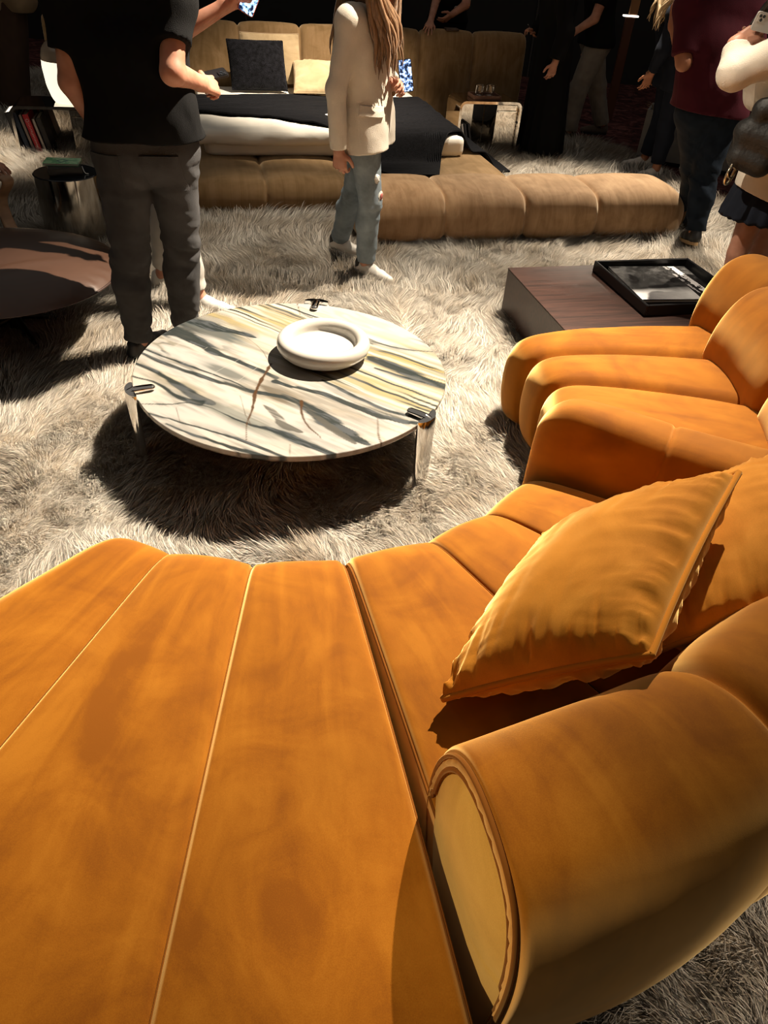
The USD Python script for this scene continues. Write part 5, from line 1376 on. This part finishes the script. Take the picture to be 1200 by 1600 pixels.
# 6 person in a navy suit with fair hair
fig = Figure((2.18, 7.42), (-0.9, -0.35), 1.68, 0.98, hipL=(2.235, 7.34, .84), hipR=(2.20, 7.50, .84), knL=(2.225, 7.30, .46), knR=(2.23, 7.54, .46), anL=(2.235, 7.29, .10), anR=(2.20, 7.62, .11), toeL=(2.10, 7.25, .035), toeR=(2.05, 7.60, .03),
             waist=(2.17, 7.42, .97), chest=(2.13, 7.42, 1.16), neck=(2.09, 7.42, 1.32), head=(2.06, 7.42, 1.46), shL=(2.06, 7.26, 1.27), shR=(2.15, 7.58, 1.27), elL=(2.015, 7.25, 1.02), wrL=(1.985, 7.32, .845))
nv_ = thing("person", "fair-haired person in navy trouser suit and white sneakers at the rug's far right edge", "person")
bodymesh(nv_, fig, {"L": ((-0.25, 0.1, -1), (0.3, -0.9, 0.1), {"curl": .35})}, SKINTAN, res=.008)
obj("jacket", skin(fig.torso(.028, .02) + fig.arm_b("L", .020, 1.92, fe=.044) + fig.arm_b("R", .020, 1.92, fe=.044) + [bone(fig.J["hipL"], fig.J["hipL"] - (0, 0, .08), .128, .135), bone(fig.J["hipR"], fig.J["hipR"] - (0, 0, .08), .128, .135)], .011, .03, None, [((0, 0, .72), (0, 0, -1.0))]), NAVY, nv_, True)
obj("trousers", skin(fig.leg_b("L", .022, 1.86, .062) + fig.leg_b("R", .022, 1.86, .062) + [bone(fig.J["hipL"], fig.J["hipR"], .11, .11)], .010, .022), NAVY, nv_, True)
for n in "LR": shoe(nv_, fig, n, SNEAKER, RUBBER, laces=RUBBER)
hair_long(nv_, fig, BLONDE, .34, 50, 12)

# 7 person in a maroon t-shirt walking away
fig = Figure((1.88, 5.42), (-0.25, 0.97), 1.80, 1.05, hipL=(1.80, 5.40, .90), hipR=(1.985, 5.44, .90), knL=(1.985, 5.60, .51), knR=(2.00, 5.42, .50), anL=(2.125, 5.85, .11), anR=(2.045, 5.40, .16), toeL=(2.095, 6.01, .035), toeR=(2.045, 5.56, .075),
             waist=(1.84, 5.38, 1.06), chest=(1.79, 5.38, 1.28), neck=(1.74, 5.40, 1.50), head=(1.71, 5.45, 1.64), shL=(1.585, 5.36, 1.45), shR=(1.97, 5.42, 1.43), elL=(1.595, 5.24, 1.18), wrL=(1.525, 5.42, 1.36), elR=(2.08, 5.40, 1.15), wrR=(2.10, 5.55, .95))
mr = thing("person", "person in maroon t-shirt and dark jeans walking away, one heel lifted, on the right", "person")
bodymesh(mr, fig, {"L": ((0.05, 0.25, 1), (-0.6, -0.7, 0.1), {"curl": .4})}, SKINTAN, res=.007)
obj("shirt", skin(fig.torso(.036, .03) + fig.arm_b("L", .030, .86) + fig.arm_b("R", .030, .8) + [bone(fig.J["hipL"], fig.J["hipR"], .15, .15)], .009, .035, folds2(.009, 8, 5, 31, [(1.1, .15)]), [((1.88, 5.4, .905), unit((-0.10, 0, -1.0)))]), MAROON, mr, True)
obj("jeans", skin(fig.leg_b("L", .025, 1.98, .066) + fig.leg_b("R", .025, 1.98, .066) + [bone(fig.J["hipL"], fig.J["hipR"], .122, .122)], .009, .025, folds2(.014, 9, 20, 33, [(.5, .1), (.17, .1)])), DARKJEAN, mr, True)
shoe(mr, fig, "L", DARKSHOE, DARKSHOE); shoe(mr, fig, "R", DARKSHOE, TANRUB, pitch=True)
hair_short(mr, fig, DKHAIR)
phone("dark phone held up by the person in maroon", (1.595, 5.47, 1.44), (0.7, -0.6, 0), (0.1, 0.2, 1), BLACK)

# 8 person in cream jacket and black skirt at the right edge
fig = Figure((1.80, 4.02), (-0.85, 0.45), 1.70, 0.92, hipL=(1.765, 3.95, .88), hipR=(1.90, 4.08, .88), knL=(1.755, 3.96, .50), knR=(1.93, 4.10, .48), anL=(1.795, 4.02, .10), anR=(2.05, 4.12, .12), toeL=(1.76, 4.18, .035), toeR=(1.92, 4.2, .03),
             waist=(1.77, 4.02, 1.07), chest=(1.72, 4.02, 1.30), neck=(1.68, 4.02, 1.48), head=(1.64, 4.03, 1.62), shL=(1.62, 3.88, 1.42), shR=(1.80, 4.20, 1.42), elL=(1.425, 3.90, 1.315), wrL=(1.425, 3.99, 1.425), elR=(1.72, 4.28, 1.18), wrR=(1.58, 4.22, 1.36))
gl = thing("person", "person in cream jacket and black skirt holding up a phone at the right edge", "person")
bodymesh(gl, fig, {"L": ((0.62, 0.25, 0.26), (-0.35, -0.75, 0.35), {"curl": .42, "size": 1.02, "thumb": .2})}, res=.006)
jk = fig.torso(.028, .022) + fig.arm_b("L", .030, 1.86, fe=.055) + fig.arm_b("R", .026, 1.9, fe=.05)
for g in ("L", "R"): jk += [bone(fig.J["hip" + g] + np.array([0, 0, .05]), fig.J["hip" + g] + np.array([0, 0, -.12]), .130, .150)]
gj = obj("jacket", skin(jk, .008, .028, folds2(.007, 9, 7, 41, [(1.3, .1)]), [((1.70, 4.0, .815), unit((-0.28, 0, -1.0)))]), CREAMJ, gl, True)
obj("pocket_flap", stick(gj, (1.655, 3.86, .985), (-0.5, -0.85, 0), .12, .045, 12), CREAMJ, gj, 40)
def pleat2(X):
    a = np.arctan2(X[..., 1] - 4.02, X[..., 0] - 1.82)
    return .010 * np.abs(((a * 22 / np.pi) % 2) - 1) * np.clip((.95 - X[..., 2]) / .2, 0, 1)
obj("skirt", skin([bone((1.83, 4.02, .98), (1.825, 4.02, .672), .14, .205, 1), bone((1.79, 3.97, .95), (1.765, 3.95, .672), .12, .17, 1)], .008, .03, pleat2), NAVY, gl, True)
for n in "LR": shoe(gl, fig, n, SNEAKER, RUBBER)
hair_long(gl, fig, DKHAIR, .2, 40, 14)
WHITECASE = plain("pale_phone_case", (0.50, 0.49, 0.47), .35)
phone("pale phone with three camera lenses held up at the top right corner", (1.545, 4.00, 1.500), (-0.15, 0.12, -1.0), (-1.0, -0.15, 0.12), WHITECASE)
BAGL = plain("black_bag_leather", (0.006, 0.0058, 0.0055), 0.62, bump=0.3, bscale=60)
bag = thing("shoulder_bag", "black leather shoulder bag with chain ring hanging at the right edge", "bag")
obj("pouch", skin([bone((1.53, 3.80, 1.10), (1.70, 3.72, 1.08), .06, .07), bone((1.56, 3.78, 1.20), (1.74, 3.72, 1.24), .05, .05), bone((1.53, 3.80, 1.0), (1.62, 3.76, .98), .055, .06)], .009, .04, folds(.005, 14, 9, 44)), BAGL, bag, True)
obj("strap", tube(smooth_poly([(1.56, 3.76, 1.22), (1.62, 3.74, 1.30), (1.70, 3.80, 1.42), (1.70, 3.90, 1.49), (1.78, 4.00, 1.48), (1.84, 3.85, 1.30), (1.84, 3.76, 1.16)], 2), .011, 8), BAGL, bag, True)
BRASS = plain("pale_metal", (0.62, 0.55, 0.42), .3, metallic=1.0)
obj("ring", T(trimesh.creation.torus(.024, .005), (1.505, 3.76, .935), rx=80, rz=30), BRASS, bag, True)
obj("loop", tube(smooth_poly([(1.50, 3.77, .97), (1.485, 3.76, .92), (1.487, 3.76, .88), (1.51, 3.765, .885), (1.52, 3.77, .95)], 2), .007, 7), BRASS, bag, True)
obj("clasp", T(trimesh.creation.torus(.022, .006), (1.66, 3.64, 1.13), rx=70), CHROME, bag, True)

# 9 person leaning on the headboard from behind
fig = Figure((0.26, 9.05), (-0.15, -0.98), 1.74, 1.0, chest=(0.27, 8.98, 1.26), neck=(0.24, 8.92, 1.44), head=(0.23, 8.88, 1.58), shR=(0.07, 8.95, 1.38), shL=(0.45, 8.98, 1.38), elR=(0.13, 8.92, 1.13), wrR=(0.085, 8.62, .965), elL=(0.42, 8.85, 1.10), wrL=(0.30, 8.80, 1.02))
hb = thing("person", "person in black with silver belt buckle standing behind the headboard, hand resting on it", "person")
bodymesh(hb, fig, {"R": ((-0.15, -0.75, -0.35), (0.1, -0.4, 0.9), {"curl": .25, "spread": .3})}, res=.008)
obj("shirt", skin(fig.torso(.026) + fig.arm_b("L", .02, .7) + fig.arm_b("R", .02, .55), .012, .03, None, [((0, 0, .93), (0, 0, -1.0))]), BLACKCOT, hb, True)
obj("trousers", skin(fig.leg_b("L", .024, 1.95, .06) + fig.leg_b("R", .024, 1.95, .06) + [bone(fig.J["hipL"], fig.J["hipR"], .115, .115)], .012, .022), BLACKCOT, hb, True)
obj("belt_buckle", T(trimesh.creation.torus(.022, .004), (0.335, 8.905, 1.055), rx=90), CHROME, hb, True)
shoe(hb, fig, "L", DARKSHOE, DARKSHOE); shoe(hb, fig, "R", DARKSHOE, DARKSHOE)
hair_short(hb, fig, DKHAIR)
sg = single("price_card_holder", box(.13, .10, .02, (0, 0, 0), .003), plain("dark_brown_card", (0.05, 0.03, 0.02), .6), "small dark brown card box sitting on the headboard's top edge", "card")
UsdGeom.Xformable(sg).AddTranslateOp().Set(Gf.Vec3d(*W(2.63, 8.21, .912))); UsdGeom.Xformable(sg).AddRotateZOp().Set(YAW)

# 10 person in tan coat and brown trousers at the far left
fig = Figure((-3.80, 8.0), (0.3, -0.95), 1.72, 1.0, elL=(-3.62, 7.90, 1.14), wrL=(-3.74, 7.76, 1.10), elR=(-4.02, 7.86, 1.14), wrR=(-3.86, 7.74, 1.08), knL=(-3.83, 7.97, .49), anL=(-3.91, 7.95, .1), knR=(-3.91, 7.99, .49), anR=(-3.96, 7.98, .1))
lf = thing("person", "person in tan jacket and wide brown trousers at far left behind the side table", "person")
bodymesh(lf, fig, {}, res=.009)
BROWNTR = cloth("dark_brown_wool", (0.055, 0.033, 0.022), .1)
obj("trousers", skin([bone((-3.86, 8.0, .95), (-3.94, 7.98, .06), .14, .15, 1), bone((-3.76, 7.99, .95), (-3.92, 7.95, .06), .14, .135, 1)], .012, .03, folds(.010, 10, 3, 52)), BROWNTR, lf, True)
obj("jacket", skin(fig.torso(.03, .03) + fig.arm_b("L", .024, 1.93, fe=.048) + fig.arm_b("R", .024, 1.93, fe=.048) + [bone((-3.70, 7.95, 1.05), (-3.64, 7.93, .98), .16, .15), bone((-3.9, 8.0, 1.05), (-3.88, 7.97, .98), .14, .14)], .012, .03, None, [((0, 0, .86), (0, 0, -1.0))]), cloth("tan_jacket", (0.22, 0.16, 0.10), .1), lf, True)
for n in "LR": shoe(lf, fig, n, SNEAKER, RUBBER)
hair_short(lf, fig, DKHAIR)
# 11 seated person whose hand lies on the arm of the lounge chair at the left edge
fig = Figure((-2.75, 4.25), (0.8, -0.6), 1.72, 1.0, hipL=(-2.80, 4.38, .50), hipR=(-2.90, 4.24, .50), knL=(-2.50, 4.10, .54), knR=(-2.62, 3.96, .54), anL=(-2.48, 4.02, .10), anR=(-2.58, 3.90, .10), waist=(-2.88, 4.33, .68), chest=(-2.90, 4.35, .90),
             neck=(-2.89, 4.34, 1.08), head=(-2.86, 4.32, 1.21), shL=(-2.78, 4.50, 1.02), shR=(-3.0, 4.21, 1.02), elL=(-2.56, 4.44, .77), wrL=(-2.335, 4.27, .585), elR=(-2.86, 4.02, .78), wrR=(-2.66, 3.98, .63))
se = thing("person", "seated person at the left edge, fingers resting on the wooden chair arm", "person")
bodymesh(se, fig, {"L": ((0.9, -0.45, -0.15), (0.1, 0.1, 1.0), {"curl": .25, "spread": .25})}, res=.008)
obj("shirt", skin(fig.torso(.024) + fig.arm_b("L", .02, 1.6, fe=.045) + fig.arm_b("R", .02, 1.6, fe=.045), .012, .03), BLACKCOT, se, True)
obj("trousers", skin(fig.leg_b("L", .024, 1.95, .06) + fig.leg_b("R", .024, 1.95, .06) + [bone(fig.J["hipL"], fig.J["hipR"], .115, .115)], .012, .022), DARKJEAN, se, True)
for n in "LR": shoe(se, fig, n, SNEAKER, RUBBER)
hair_short(se, fig, DKHAIR)

# ------------------------------------------------------------------ remaining furniture
TANWOOD = plain("tan_bentwood", (0.30, 0.17, 0.09), 0.35, var=0.2, scale=4, stretch=(1, 1, 8))
lc = thing("lounge_chair", "bentwood lounge chair at the left edge, only its curved tan arm showing", "chair")
def strip(pts, w, t, m_n):
    P_ = smooth_poly(np.array(pts, float), 3); tn = np.gradient(P_, axis=0); tn /= np.linalg.norm(tn, axis=1, keepdims=True)
    sd = unit((0.42, 0.9, 0)); nr_ = np.cross(tn, sd)
    th = np.linspace(0, 2 * np.pi, 12, endpoint=False)
    sec = [(w / 2 * np.sign(math.cos(a)) * abs(math.cos(a)) ** .5, t / 2 * np.sign(math.sin(a)) * abs(math.sin(a)) ** .6) for a in th]
    G_ = np.stack([P_ + sd * a + nr_ * b for a, b in sec], 1)
    m = grid_mesh(G_, False, True); m.fix_normals()
    return cat_m(m, cap(G_[0]), cap(G_[-1]))
obj("arm", strip([(-2.95, 4.30, .575), (-2.6, 4.24, .57), (-2.32, 4.19, .555), (-2.20, 4.17, .535), (-2.195, 4.165, .50), (-2.26, 4.15, .42), (-2.22, 4.10, .32), (-2.16, 4.05, .22), (-2.25, 4.0, .10), (-2.6, 4.02, .05), (-2.95, 4.1, .05)], .075, .022, None), TANWOOD, lc, True)
obj("arm", strip([(-3.40, 3.80, .575), (-3.05, 3.74, .57), (-2.78, 3.70, .555), (-2.67, 3.68, .53), (-2.66, 3.67, .50), (-2.72, 3.66, .42), (-2.70, 3.64, .32), (-2.66, 3.62, .22), (-2.75, 3.59, .10), (-3.10, 3.62, .05), (-3.40, 3.67, .05)], .06, .022, None), TANWOOD, lc, True)
obj("seat", T(box(.62, .52, .12, (0, 0, 0), .05), (-2.80, 4.02, .36), rz=-20, ry=6), BROWNLEA, lc, 50)
obj("backrest", T(box(.12, .52, .60, (0, 0, 0), .05), (-3.14, 4.15, .66), rz=-20, ry=-18), BROWNLEA, lc, 50)

CONC = plain("grey_concrete", (0.16, 0.155, 0.145), .8, var=.1)
pl_ = thing("planter", "grey trough planter with dry grasses between the walking people at the right", "planter", (2.70, 8.0, 0), -20)
obj("trough", cat_m(box(.9, .02, .42, (0, -.19, .25)), box(.9, .02, .42, (0, .19, .25)), box(.02, .36, .42, (-.44, 0, .25)), box(.02, .36, .42, (.44, 0, .25)), box(.88, .36, .02, (0, 0, .38))), CONC, pl_, False)
obj("base", box(.84, .34, .06, (0, 0, .03)), BLACK, pl_, False)
r_ = np.random.default_rng(5); gm = []
for i in range(150):
    x, y = r_.uniform(-.4, .4), r_.uniform(-.15, .15); a = r_.uniform(0, 6.3); l = r_.uniform(.06, .15)
    gm.append(tube([(x, y, .38), (x + .3 * l * math.cos(a), y + .3 * l * math.sin(a), .38 + .7 * l), (x + l * math.cos(a), y + l * math.sin(a), .38 + l * .8)], [.003, .0025, .0008], 4))
tag(obj("dry_grass", cat_m(*gm), plain("dry_grass", (0.22, 0.16, 0.09), .9), pl_, True), None, None, None, "stuff")

# wood post with a small lit cap at the back, and the dark partition frame
post = thing("wall_light", "small white wall light on a dark wood post at the top, above the striding person", "lamp", (2.30, 9.9, 0))
obj("post", box(.10, .05, 1.02, (0, 0, .51), .004), plain("red_wood", (0.09, 0.028, 0.012), .5), post, False)
obj("diffuser", box(.17, .06, .018, (0.0, -.0, 1.03), .004), mat("lit_diffuser", {"p": ("principled_bsdf", {"base_color": (.8, .78, .7), "emission_color": (1, .92, .8), "emission_strength": 1.5})}), post, False)
obj("bracket", box(.09, .05, .35, (0.02, 0, 1.22), .004), plain("orange_wood", (0.35, 0.16, 0.06), .5), post, False)
for k, x in enumerate((-2.5, -.45, 1.6)):
    struct("trim_%d" % (k + 1), box(.02, .04, 5.2, (x, 12.48, 2.6)), plain("wall_seam_%d" % k, (0.06, 0.055, 0.05), .4))
